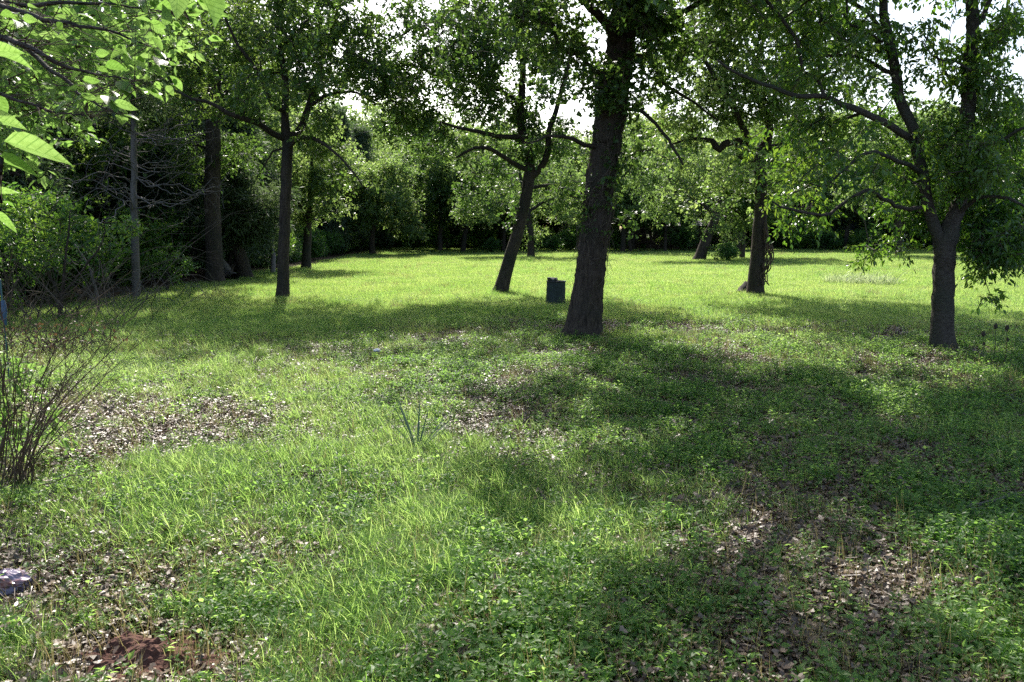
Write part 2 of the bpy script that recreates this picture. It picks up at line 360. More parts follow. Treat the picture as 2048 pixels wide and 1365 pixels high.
# ------------------------------------------------------------------ ground
def axis(vals):
    out = [vals[0][0]]
    for a, b_, s in vals: out += list(np.arange(a + s, b_ + 1e-6, s))
    return np.unique(np.round(out, 4))
gx = axis([(-600, -100, 50), (-100, -20, 4), (-20, -6, .5), (-6, 6, .12), (6, 20, .5), (20, 100, 4), (100, 600, 50)])
gy = axis([(-60, -6, 6), (-6, 2, .5), (2, 12, .12), (12, 30, .5), (30, 90, 2), (90, 900, 45)])
GX, GY = np.meshgrid(gx, gy); n_, m_ = len(gy), len(gx)
i = np.arange(n_ - 1)[:, None] * m_ + np.arange(m_ - 1)[None]
Q = np.stack([i, i + 1, i + m_ + 1, i + m_], -1).reshape(-1, 4)
gr, _, _, tl, fr = dens(GX, GY)
GV = np.stack([GX, GY, hz(GX, GY)], -1).reshape(-1, 3)
link('ground', mk('ground', GV, [Q], M['soil'], True, {'v': np.clip(gr * fr, 0, 1).ravel()}), kind='structure',
     label='reddish brown woodland soil under grass, weeds and leaf litter')

# ------------------------------------------------------------------ scatter (uncountable cover) by geometry nodes
def scatter(name, label, protos, P, rot, scl, idx):
    col = bpy.data.collections.new(name + '_kinds')
    for k, me in enumerate(protos):
        col.objects.link(bpy.data.objects.new('%s_kind_%02d' % (name, k), me))
    me = bpy.data.meshes.new(name); n = len(P); me.vertices.add(n); me.vertices.foreach_set('co', np.asarray(P, np.float32).ravel())
    a = me.attributes.new('rot', 'FLOAT_VECTOR', 'POINT'); a.data.foreach_set('vector', np.asarray(rot, np.float32).ravel())
    a = me.attributes.new('scl', 'FLOAT', 'POINT'); a.data.foreach_set('value', np.asarray(scl, np.float32))
    a = me.attributes.new('idx', 'INT', 'POINT'); a.data.foreach_set('value', np.asarray(idx, np.int32))
    o = link(name, me, kind='stuff', label=label)
    ng = bpy.data.node_groups.new(name, 'GeometryNodeTree')
    ng.interface.new_socket('Geometry', in_out='INPUT', socket_type='NodeSocketGeometry'); ng.interface.new_socket('Geometry', in_out='OUTPUT', socket_type='NodeSocketGeometry')
    gi = ng.nodes.new('NodeGroupInput'); go = ng.nodes.new('NodeGroupOutput'); ip = ng.nodes.new('GeometryNodeInstanceOnPoints')
    ci = ng.nodes.new('GeometryNodeCollectionInfo'); ci.inputs[0].default_value = col; ci.inputs[1].default_value = True; ci.inputs[2].default_value = True
    def na(nm, ty):
        q = ng.nodes.new('GeometryNodeInputNamedAttribute'); q.data_type = ty; q.inputs[0].default_value = nm; return q.outputs[0]
    L = ng.links.new
    L(gi.outputs[0], ip.inputs['Points']); L(ci.outputs[0], ip.inputs['Instance']); ip.inputs['Pick Instance'].default_value = True
    L(na('idx', 'INT'), ip.inputs['Instance Index']); L(na('rot', 'FLOAT_VECTOR'), ip.inputs['Rotation']); L(na('scl', 'FLOAT'), ip.inputs['Scale'])
    L(ip.outputs[0], go.inputs[0])
    md = o.modifiers.new('scatter', 'NODES'); md.node_group = ng
    return o
def blades(rng, n, R, h0, h1, wd, lean, seg, mat, name, gauss=False):
    r = R * np.sqrt(rng.random(n)); a = rng.random(n) * 2 * pi
    B = np.stack([r * np.cos(a), r * np.sin(a), 0 * r - .01], -1)
    h = h0 + (h1 - h0) * rng.random(n) ** 1.4; az = rng.random(n) * 2 * pi; ln = lean * (.3 + rng.random(n))
    D = np.stack([np.cos(az), np.sin(az), 0 * az], -1); X = np.stack([-np.sin(az + .6), np.cos(az + .6), 0 * az], -1)
    w = wd * (.6 + .8 * rng.random(n)); VS = []
    for k in range(seg):
        t = k / seg
        c = B + D * (ln * h * t ** 2)[:, None] + np.array([0, 0, 1]) * (h * t * (1 - .35 * np.minimum(ln, 1.6) * t))[:, None]
        ww = (w * (1 - t) ** .6 * .5)[:, None]
        VS += [c - X * ww, c + X * ww]
    t = 1.0; VS.append(B + D * (ln * h)[:, None] + np.array([0, 0, 1]) * (h * (1 - .35 * np.minimum(ln, 1.6)))[:, None])
    K = 2 * seg + 1; V = np.stack(VS, 1).reshape(-1, 3); o = (np.arange(n) * K)[:, None]
    Q = np.concatenate([o + np.array([2 * k, 2 * k + 1, 2 * k + 3, 2 * k + 2]) for k in range(seg - 1)]) if seg > 1 else []
    T = o + np.array([2 * seg - 2, 2 * seg - 1, 2 * seg])
    A = np.repeat(rng.random(n), K)
    return mk(name, V, [T, Q] if len(Q) else [T], mat, False, {'v': A})
def weedpatch(rng, nplants, R, mat, name, ls=(.011, .028), hh=(.015, .09)):
    acc = Acc()
    for _ in range(nplants):
        r = R * math.sqrt(rng.random()); a = rng.random() * 2 * pi; bx, by = r * cos(a), r * sin(a)
        h = hh[0] + (hh[1] - hh[0]) * rng.random(); nl = rng.integers(6, 13); top = np.array([bx + rng.normal() * .02, by + rng.normal() * .02, h])
        tube(acc, [[bx, by, -.01], (np.array([bx, by, 0]) + top) / 2 + rng.normal(size=3) * .004, top], [.0014, .0012, .0008], 3, .2, cap=False)
        tt = rng.random(nl) ** .6; az = rng.random(nl) * 2 * pi; sz = ls[0] + (ls[1] - ls[0]) * rng.random(nl)
        P = np.array([bx, by, 0]) + (top - np.array([bx, by, 0])) * tt[:, None]
        D = np.stack([np.cos(az), np.sin(az), rng.normal(size=nl) * .35 + .15], -1)
        Nn = np.stack([rng.normal(size=nl) * .35, rng.normal(size=nl) * .35, np.ones(nl)], -1)
        P = P + D * (sz * .5)[:, None]
        tpl = (POINT[0] * np.array([1.35, 1, 1]), POINT[1])
        leaves(acc, P, D, Nn, sz, tpl, rng.random() * .5 + rng.random(nl) * .5)
    return acc.mesh(name, mat)
def litterpatch(rng, n, R, name, mat, sz=(.016, .045)):
    acc = Acc(); r = R * np.sqrt(rng.random(n)); a = rng.random(n) * 2 * pi
    for k in range(n):
        cu = rng.normal() * .9; tv = OAK[0].copy(); tv[:, 2] = cu * (tv[:, 0] ** 2) * 1.6 + rng.normal() * .35 * (tv[:, 1] - .5) ** 2
        az = rng.random() * 2 * pi
        leaves(acc, np.array([[r[k] * cos(a[k]), r[k] * sin(a[k]), .004 + .02 * rng.random()]]), np.array([[cos(az), sin(az), rng.normal() * .25]]),
               np.array([[rng.normal() * .35, rng.normal() * .35, 1]]), sz[0] + (sz[1] - sz[0]) * rng.random(), (tv, OAK[1]), rng.random())
    for k in range(3):
        p = np.array([rng.normal() * R * .5, rng.normal() * R * .5, .012]); az = rng.random() * 2 * pi; l = .04 + .12 * rng.random()
        tube(acc, [p, p + np.array([cos(az), sin(az), .1]) * l], .0022, 3, rng.random() * .6, cap=False)
    return acc.mesh(name, mat)
def place(rng, n, y0, y1, f, wide=.70, power=2.0):
    """candidates in the wedge in front of the camera, denser near; f(x,y)->accept probability"""
    y = (y0 ** (2 - power) + (y1 ** (2 - power) - y0 ** (2 - power)) * rng.random(n)) ** (1 / (2 - power)) if power != 2 else y0 * (y1 / y0) ** rng.random(n)
    x = (rng.random(n) * 2 - 1) * (wide * y + 1.2)
    k = rng.random(n) < f(x, y); x, y = x[k], y[k]
    return x, y
def rots(rng, n, tilt=.12): return np.stack([rng.normal(size=n) * tilt, rng.normal(size=n) * tilt, rng.random(n) * 2 * pi], -1)

rng = np.random.default_rng(11)
# litter
pr = [litterpatch(rng, 38, .22, 'litter_kind', M['litter']) for _ in range(6)]
x, y = place(rng, 26000, 2.2, 15, lambda x, y: dens(x, y)[2])
scatter('leaf_litter', 'curled brown and grey dead oak leaves littering the bare soil', pr, np.stack([x, y, hz(x, y) + .004], -1), rots(rng, len(x), .1), .7 + .6 * rng.random(len(x)), rng.integers(0, 6, len(x)))
# low broadleaf weeds
pr = [weedpatch(rng, 7, .15, M['weed'], 'weed_kind') for _ in range(6)] + [weedpatch(rng, 5, .12, M['weed'], 'weed_kind', (.018, .036), (.03, .12)) for _ in range(3)]
x, y = place(rng, 105000, 2.2, 19, lambda x, y: dens(x, y)[1] ** 1.1)
n = len(x)
scatter('ground_weeds', 'low broad-leaved green weeds carpeting the shaded ground', pr, np.stack([x, y, hz(x, y)], -1), rots(rng, n), (.6 + .8 * rng.random(n)), rng.integers(0, 9, n))
# loose near grass: fine tufts, longer where the grass is tall
pr = [blades(rng, 34, .09, .04, .16, .0042, .9, 4, M['grass'], 'tuft_kind') for _ in range(7)]
x, y = place(rng, 80000, 2.2, 21, lambda x, y: dens(x, y)[0] ** 1.4)
n = len(x); tl_ = dens(x, y)[3]
scatter('grass_tufts', 'thin green grass tufts among the weeds', pr, np.stack([x, y, hz(x, y)], -1), rots(rng, n), (.4 + .7 * rng.random(n)) * (1 + .4 * tl_), rng.integers(0, 7, n))
pr = [blades(rng, 40, .08, .12, .34, .0055, 1.0, 5, M['grass'], 'tall_tuft_kind') for _ in range(5)]
x, y = place(rng, 12000, 2.3, 13, lambda x, y: dens(x, y)[3] ** 2 * np.clip(fbm(x, y, 21, 2.4) * 4 - 1.3, 0, 1))
n = len(x)
scatter('tall_grass', 'long arching bright green grass clumps', pr, np.stack([x, y, hz(x, y)], -1), rots(rng, n), (.38 + .55 * rng.random(n)), rng.integers(0, 5, n))
# sparse dry stems
pr = [blades(rng, 12, .08, .12, .32, .0028, .35, 3, M['dry_grass'], 'dry_kind') for _ in range(4)]
x, y = place(rng, 14000, 2.3, 20, lambda x, y: .22 + .8 * ((fbm(x, y, 31, .7) > .55) & (y > 7)) * (y < 14))
n = len(x)
scatter('dry_stems', 'thin straw coloured dry grass stems standing in the weeds', pr, np.stack([x, y, hz(x, y)], -1), rots(rng, n), (.5 + .5 * rng.random(n)), rng.integers(0, 4, n))
# field grass beyond
pr = [blades(rng, 260, .42, .05, .15, .006, .7, 2, M['field_grass'], 'field_kind') for _ in range(5)]
x, y = place(rng, 37000, 11, 90, lambda x, y: dens(x, y)[4] * ~woods(x, y) * np.clip((y - 10.5) / 5, 0, 1), .8, 1.0)
n = len(x)
scatter('field_grass', 'smooth bright green grass of the sunlit clearing', pr, np.stack([x, y, hz(x, y)], -1), rots(rng, n, .03), (.75 + .5 * rng.random(n)), rng.integers(0, 5, n))

pr = [blades(rng, 40, .16, .10, .30, .009, .6, 3, M['dry_grass'] if k == 3 else M['weed'], 'field_weed_kind') for k in range(4)]
x, y = place(rng, 26000, 14, 75, lambda x, y: dens(x, y)[4] * ~woods(x, y) * np.clip(fbm(x, y, 33, .45) * 5 - 2.55, 0, 1), .8, 1.2)
n = len(x)
scatter('field_weeds', 'patches of coarser weeds and dry stalks in the sunlit clearing', pr, np.stack([x, y, hz(x, y)], -1), rots(rng, n, .05), (.5 + .5 * rng.random(n)), rng.integers(0, 4, n))

# ------------------------------------------------------------------ trees
def smooth_path(P, R, step, rng, jit=0.0):
    P = np.asarray(P, float); R = np.asarray(R, float)
    d = np.concatenate([[0], np.cumsum(np.linalg.norm(np.diff(P, axis=0), axis=1))]); n = max(2, int(d[-1] / step) + 1); s = np.linspace(0, d[-1], n)
    # Catmull-Rom through the control points
    tg = np.gradient(P, d, axis=0) if len(P) > 2 else np.repeat((P[1:] - P[:1]) / d[-1], 2, 0)
    k = np.clip(np.searchsorted(d, s, 'right') - 1, 0, len(d) - 2); h = (d[k + 1] - d[k])[:, None]; t = ((s - d[k])[:, None]) / h
    Q = (2 * t**3 - 3 * t**2 + 1) * P[k] + (t**3 - 2 * t**2 + t) * h * tg[k] + (-2 * t**3 + 3 * t**2) * P[k + 1] + (t**3 - t**2) * h * tg[k + 1]
    r = np.interp(s, d, R)
    if jit:
        j = rng.normal(size=(n, 3)) * jit; j = (j + np.roll(j, 1, 0) + np.roll(j, -1, 0)) / 2; j[0] = 0; Q = Q + j * np.clip(s / (d[-1] * .2 + .01), 0, 1)[:, None]
    return Q, r
class Skel:
    def __init__(s): s.P = []; s.par = []; s.R = []; s.tag = []
    def chain(s, P, R, parent, tag):
        last = parent
        for k, (p, r) in enumerate(zip(P, R)):
            if k == 0 and parent >= 0: continue
            s.P.append(p); s.par.append(last); s.R.append(r); s.tag.append(tag); last = len(s.P) - 1
        return last
    def nearest(s, p): return int(np.argmin(((np.array(s.P) - p) ** 2).sum(1)))
    def grow(s, A, rng, step=.3, sag=.12, skip=0.0):
        """join every clump centre to the branches already there, nearest first"""
        A = np.asarray(A, float)
        if not len(A): return
        P0 = np.array(s.P); ok = P0[:, 2] > skip
        idx = np.where(ok)[0]
        D = ((A[:, None] - P0[None, idx]) ** 2).sum(2); near = idx[D.argmin(1)]; dist = D.min(1); left = np.ones(len(A), bool)
        for _ in range(len(A)):
            i = int(np.argmin(np.where(left, dist, 1e9))); left[i] = False
            a = s.P[near[i]]; b_ = A[i]; L = np.linalg.norm(b_ - a); m = max(1, int(L / step))
            t = np.linspace(0, 1, m + 1)[1:, None]; mid = rng.normal(size=3) * L * .10 + np.array([0, 0, sag * L])
            Q = a + (b_ - a) * t + mid * (4 * t * (1 - t)) * .5 + rng.normal(size=(m, 3)) * .035 * (t < .99)
            last = near[i]; tag = s.tag[last]; st = len(s.P)
            for q in Q: s.P.append(q); s.par.append(last); s.R.append(0.0); s.tag.append(tag); last = len(s.P) - 1
            d2 = ((A[:, None] - Q[None]) ** 2).sum(2); dm = d2.min(1); u = dm < dist
            dist = np.where(u, dm, dist); near = np.where(u, st + d2.argmin(1), near)
    def radii(s, tip=.006, e=2.3):
        n = len(s.P); acc = np.zeros(n); R = np.array(s.R); s.kids = [[] for _ in range(n)]
        for i, p in enumerate(s.par):
            if p >= 0: s.kids[p].append(i)
        for i in range(n - 1, -1, -1):
            r = max(acc[i] ** (1 / e) if acc[i] > 0 else tip, R[i] if R[i] > 0 else 0)
            if R[i] > 0: r = R[i]
            elif s.par[i] >= 0 and s.R[s.par[i]] > 0: r = min(r, s.R[s.par[i]] * .7)
            s.R[i] = r
            if s.par[i] >= 0: acc[s.par[i]] += r ** e
        for i in range(n):
            p = s.par[i]
            if p >= 0 and s.R[i] > s.R[p]: s.R[i] = s.R[p]
    def chains(s):
        out = []; st = [0]
        roots = [i for i, p in enumerate(s.par) if p < 0]
        stack = [(r, -1) for r in roots]
        while stack:
            i, p = stack.pop(); c = [p] if p >= 0 else []; cur = i
            while True:
                c.append(cur); k = s.kids[cur]
                if not k: break
                same = [q for q in k if s.tag[q] == s.tag[cur]]
                nx = max(same or k, key=lambda q: s.R[q])
                if not same: 
                    for q in k: stack.append((q, cur))
                    break
                for q in k:
                    if q != nx: stack.append((q, cur))
                cur = nx
            out.append((s.tag[i], c, p >= 0))
        return out
def skel_meshes(sk, name, barkm, twigm, trunk_sides=18, bark=0.0, thin=.012, sides=None):
    """-> {tag: mesh} of the thick parts, and one mesh of thin twigs"""
    accs = {}; tw = Acc(); P = np.array(sk.P); R = np.array(sk.R)
    for tag, c, hasp in sk.chains():
        if len(c) < 2: continue
        pts = P[c]; r = R[c].copy()
        if hasp: r[0] = r[1]
        if r[1:].max() < thin: tube(tw, pts, r, 3, .5, cap=False); continue
        a = accs.setdefault(tag, Acc()); mr = r.max()
        sd = trunk_sides if mr > .09 else 9 if mr > .045 else 6 if mr > .02 else 4
        tube(a, pts, r, sd, .5, bark if mr > .09 else 0, cap=True)
    return {k: a.mesh(name + '_branch', barkm, True) for k, a in accs.items()}, (tw.mesh(name + '_twigs', twigm) if tw.n else None)
def clump_leaves(acc, tw, cen, rng, R=.45, twigs=8, per=12, size=.09, tpl=OAK, droop=.25, flat=.75, jit=.35):
    """short leafy twigs fanning out of each clump centre"""
    n = len(cen)
    if not n: return
    Rr = np.broadcast_to(np.asarray(R, float), (n,)); D = rng.normal(size=(n, twigs, 3)); D[..., 2] *= flat; D = norm(D)
    L = Rr[:, None] * (.6 + .7 * rng.random((n, twigs)))
    E = cen[:, None] + D * L[..., None]; E[..., 2] -= droop * L * .5
    st = cen[:, None] + D * (L * .1)[..., None]
    t = rng.random((n, twigs, per)) ** .7
    Pm = st[:, :, None] + (E - st)[:, :, None] * t[..., None]
    Pm = Pm + rng.normal(size=Pm.shape) * size * jit
    LD = D[:, :, None] * .8 + rng.normal(size=Pm.shape) * .8; LD[..., 2] -= droop
    LN = rng.normal(size=Pm.shape) * .7; LN[..., 2] += .9
    sz = size * (.55 + .8 * rng.random((n, twigs, per)))
    val = np.clip(rng.random((n, 1, 1)) * .4 + rng.random((n, twigs, per)) * .6, 0, 1)
    leaves(acc, Pm.reshape(-1, 3), LD.reshape(-1, 3), LN.reshape(-1, 3), sz.ravel(), tpl, val.ravel())
    # twig sticks, a thin triangular sliver each
    a = cen[:, None] + 0 * D; w = norm(np.cross(D, np.array([.3, .2, 1]))) * .0045; w2 = norm(np.cross(D, w)) * .0045
    V = np.stack([a + w, a - w, a + w2, E], 2).reshape(-1, 3); o = (np.arange(n * twigs) * 4)[:, None]
    if tw is not None: tw.add(V, np.concatenate([o + np.array([0, 1, 3]), o + np.array([1, 2, 3]), o + np.array([2, 0, 3])]), None, .5)
BLOBS = []     # (px,py,rx,ry) of every hero crown as seen, used to keep shade branches out of the open sky
def blob_points(rng, D, blobs, dens_, depth, gapscale=1.0, gap=.44):
    out = []
    for b_ in blobs:
        px, py, rx, ry = b_[:4]; dk = b_[4] if len(b_) > 4 else 1.0; dd = b_[5] if len(b_) > 5 else 0
        k = (D + dd) / F; area = pi * rx * ry * k * k; n = max(3, int(area * dens_ * dk))
        u = rng.normal(size=(n * 3, 3)); u = norm(u) * rng.random((n * 3, 1)) ** (1 / 2.4)
        q = at(px + u[:, 0] * rx, py + u[:, 1] * ry, D + dd + u[:, 2] * min(depth, 1.2 * rx * k))
        q = q[noise(q[:, 0], q[:, 1], q[:, 2], gapscale) > gap][:n]
        out.append(q)
    return np.concatenate(out)
def thin_by_light(P, rng, keep=.06):
    x, y = shadow_of(P); p = lit(x, y)
    return P[rng.random(len(P)) > np.where(y > 2, (p ** 1.5) * (1 - keep), 0)]
def shade_points(rng, base, reach, n, zmin=4.5, zmax=10):
    """clump centres above the picture whose shade falls on the dark patches of the ground"""
    x = base[0] + (rng.random(n) * 2 - 1) * reach; y = base[1] + (rng.random(n) * 2 - 1) * reach; z = zmin + (zmax - zmin) * rng.random(n)
    P = np.stack([x, y, z], -1); P = P[(x - base[0]) ** 2 + (y - base[1]) ** 2 + ((z - 7) * 1.1) ** 2 < reach ** 2]
    px, py = proj(P); ok = (py < -15) | (px < -60) | (px > 2110)
    for b_ in BLOBS: ok |= ((px - b_[0]) / b_[2]) ** 2 + ((py - b_[1]) / b_[3]) ** 2 < .8
    sx, sy = shadow_of(P); q = lit(sx, sy)
    return P[ok & (rng.random(len(P)) < (1 - q) ** 1.6)]

def hero(name, label, cat, D, trunk, limbs, blobs, seed, leafm, tpl, size, dens_=7, depth=3.2, R=.42, twigs=8, per=12, reach=4.5, nshade=500,
         barkm='bark', bark=.0, rt=1.0, droop=.25, prune=True, sag=.12, zs=(4.5, 10), group=None, gap=.44, extra=None, step=.22, tsides=18, keep=.06, flat=.75, parts=True, gscale=1.0):
    rng = np.random.default_rng(seed); gx_, gy_ = gnd(*trunk[0][:2]); 
    sk = Skel()
    def pts(path):
        return np.array([at(p[0], p[1], D + (p[3] if len(p) > 3 else 0)) for p in path]), np.array([p[2] * .5 * D / F * rt for p in path])
    TP, TR = pts(trunk); TP[0, 2] = float(hz(TP[0, 0], TP[0, 1])) - .05
    Q, r = smooth_path(TP, TR, step, rng, .012)
    # root flare
    h = Q[:, 2] - Q[0, 2]; r = r * (1 + .35 * np.exp(-h / .22))
    sk.chain(Q, r, -1, 0)
    for li, lb in enumerate(limbs):
        LP, LR = pts(lb); k = sk.nearest(LP[0]); LP[0] = sk.P[k]; Q, r = smooth_path(LP, LR, .16, rng, .02 + .5 * max(0, .055 - LR[0])); r = np.minimum(r, sk.R[k] * .9)
        sk.chain(Q, r, k, li + 1)
    BLOBS.extend(blobs)
    A = blob_points(rng, D, blobs, dens_, depth, gscale, gap)
    base = np.array(sk.P[0])
    if prune: A = thin_by_light(A, rng, keep)
    if nshade:
        A = np.concatenate([A, shade_points(rng, base, reach, nshade * 6, *zs)[:nshade]])
    if extra is not None: A = np.concatenate([A, extra])
    ncl = len(A)
    sk.grow(A, rng, .28, sag, skip=min(1.0, .3 * max(p[2] for p in sk.P)))
    sk.radii(.0065)
    loc = Vec(base); ms, twm = skel_meshes(sk, name, M[barkm], M['twig'], tsides, bark)
    acc = Acc(); tw = Acc()
    hid = proj(A)[1] < -25                       # boughs above the picture carry simpler, larger leaves
    clump_leaves(acc, tw, A[~hid], rng, R, twigs, per, size, tpl, droop, flat)
    clump_leaves(acc, tw, A[hid], rng, R * 1.15, twigs, per, size * 1.35, KITE, droop, flat)
    off = -base
    root = thing(name, label, cat, tuple(base), group)
    def part(nm, me, **kw):
        me.transform(MT(off)); return link(nm, me, root, **kw)
    for tg in sorted(ms): part('trunk' if tg == 0 else 'limb', ms[tg])
    if twm: part('branchlets', twm, kind='stuff')
    part('twigs', tw.mesh(name + '_twigs', M['twig']), kind='stuff')
    part('crown', acc.mesh(name + '_crown', leafm), kind='stuff')
    print(name, 'clumps', ncl, 'leaf tris', sum(len(t_) for t_ in acc.T))
    return root, sk
from mathutils import Vector, Matrix
def Vec(a): return Vector([float(v) for v in a])
def MT(a): return Matrix.Translation(Vec(a))

# the blobs are what shows of each crown: (px, py, rx, ry[, density, depth offset]) in photograph pixels at the tree's own distance
hero('oak_tree', 'straight dark-trunked oak on its own at the edge of the woods, beside the clearing', 'tree', 19.8,
     [(565, 594, 24), (568, 500, 22), (571, 400, 21), (573, 330, 21), (574, 288, 22), (570, 240, 15), (572, 170, 13), (560, 90, 10), (565, 0, 8), (560, -120, 5)],
     [[(570, 286, 14), (545, 268, 12, -.3), (510, 243, 11, -.7), (470, 230, 9, -1), (430, 210, 7, -1.2), (385, 195, 5, -1.4), (340, 180, 3, -1.5)],
      [(576, 285, 17), (600, 260, 15, .3), (620, 215, 13, .6), (628, 170, 10, .8), (650, 110, 8, 1), (670, 40, 6, 1.2), (700, -60, 4, 1.4)],
      [(620, 212, 9, .6), (660, 190, 7, .7), (705, 185, 5, .9), (760, 210, 3, 1.1)],
      [(575, 290, 9), (610, 276, 8, -.6), (650, 290, 6, -1), (690, 325, 4, -1.3), (725, 375, 2.5, -1.5)],
      [(566, 230, 9), (540, 205, 8, -.8), (520, 150, 7, -1.1), (470, 80, 5, -1.5), (440, 10, 4, -1.8)],
      [(568, 292, 5), (540, 305, 4, .3), (520, 345, 2, .5)],
      [(562, 100, 7), (600, 60, 6, .2), (640, 0, 5, .4)]],
     [(560, 110, 250, 130, .55), (560, -60, 230, 90, .6), (560, 150, 110, 90, .8), (440, 120, 90, 80, .8), (390, 200, 70, 45), (680, 150, 100, 95, 1.1), (500, 40, 80, 50, .8), (640, 60, 70, 50, .6), (770, 200, 75, 75, 1.1),
      (620, 250, 80, 45, .9), (500, 220, 70, 40, 1), (700, 350, 60, 45, .55), (600, 0, 60, 40, .6), (350, 90, 60, 60, .8), (750, 60, 45, 30, .4), (560, -80, 150, 80, .6), (730, 400, 25, 30, .5), (660, 300, 50, 30, .7)],
     101, M['oak_leaf'], OAK, .095, nshade=260, zs=(5.5, 8.5), dens_=11.5, depth=3.6, keep=.5, gap=.46, gscale=1.1, R=.33, twigs=6, per=8)
hero('leaning_oak_tree', 'thin oak leaning to one side, its bare trunk just behind the grey barrel', 'tree', 20.9,
     [(1000, 584, 27), (1018, 520, 25), (1036, 460, 23), (1050, 405, 24), (1058, 370, 24), (1062, 320, 18), (1040, 240, 15), (1046, 180, 13), (1040, 100, 11), (1010, 40, 9), (1000, -60, 6)],
     [[(1062, 365, 17), (1085, 330, 14), (1100, 270, 11), (1120, 200, 9), (1140, 110, 6), (1160, 20, 4)],
      [(1052, 340, 12), (1020, 320, 9, -.4), (985, 300, 8, -.7), (950, 295, 6, -.9), (915, 315, 4, -1)],
      [(1030, 285, 10), (995, 275, 9, -.3), (960, 265, 8, -.6), (930, 262, 6, -.8), (880, 245, 4, -1)],
      [(1040, 120, 9), (1070, 90, 8), (1100, 50, 6), (1130, 0, 5)],
      [(1042, 200, 8), (1000, 180, 7, .5), (950, 150, 5, .9), (900, 120, 4, 1.2)],
      [(1058, 380, 8), (1110, 370, 6, .4), (1160, 385, 4, .6)]],
     [(960, 100, 250, 140, .55), (960, -50, 270, 90, .7), (1000, 120, 100, 90, .8), (900, 190, 100, 70, .8), (960, 270, 200, 60, .4), (860, 110, 70, 60, .7), (810, 230, 70, 50, 1.0), (1040, 220, 90, 70, 1.3), (950, 40, 80, 50, .8), (1090, 110, 80, 80, 1.1), (990, 330, 90, 35, .8), (940, 385, 70, 35, .5),
      (1100, 300, 70, 70, 1.2), (1000, 400, 70, 40, .5), (810, 170, 50, 70, .8), (1140, 400, 60, 40, .6), (960, -60, 130, 60, .5), (880, 300, 50, 25, .5)],
     102, M['oak_leaf'], OAK, .095, nshade=200, zs=(5.5, 8.5), dens_=13, depth=3.6, keep=.45, gap=.46, gscale=1.0, R=.34, twigs=6, per=8)
hero('twisted_oak_tree', 'oak with a thick twisted limb knot atop its trunk, vines hanging down one side', 'tree', 20.2,
     [(1510, 590, 31), (1514, 520, 29), (1520, 440, 25), (1522, 380, 23), (1520, 340, 26), (1512, 318, 32), (1500, 300, 34)],
     [[(1505, 310, 26), (1480, 305, 24), (1478, 285, 20), (1455, 287, 14), (1432, 300, 16), (1428, 285, 12), (1405, 280, 8), (1380, 278, 6), (1345, 290, 4)],
      [(1512, 305, 24), (1530, 290, 20), (1535, 240, 14, .3), (1510, 180, 11, .6), (1520, 100, 8, .9), (1560, 20, 6, 1.0)],
      [(1512, 300, 20), (1560, 290, 13, .4), (1600, 270, 10, .8), (1640, 230, 6, 1.2)],
      [(1500, 290, 16), (1480, 240, 11, -.5), (1440, 180, 8, -.9), (1400, 110, 6, -1.1)]],
     [(1520, 110, 270, 150, .6), (1520, -60, 300, 90, .7), (1500, 350, 220, 90, .35), (1500, 140, 110, 80, .8), (1420, 200, 90, 70, .8), (1580, 200, 90, 80, .9), (1500, 240, 100, 40, 1.1), (1400, 90, 90, 70, .9), (1480, 40, 100, 50, .9), (1370, 320, 60, 50, .6), (1450, 380, 60, 40, .7),
      (1600, 330, 70, 60, .7), (1340, 230, 60, 60, .8), (1500, 380, 50, 35, .8), (1620, 80, 90, 60, .7), (1500, -60, 150, 60, .6)],
     103, M['oak_leaf_light'], OAK, .095, nshade=160, zs=(5.5, 8.5), dens_=15, depth=3.2, keep=.4, gap=.43, R=.33, twigs=6, per=8)
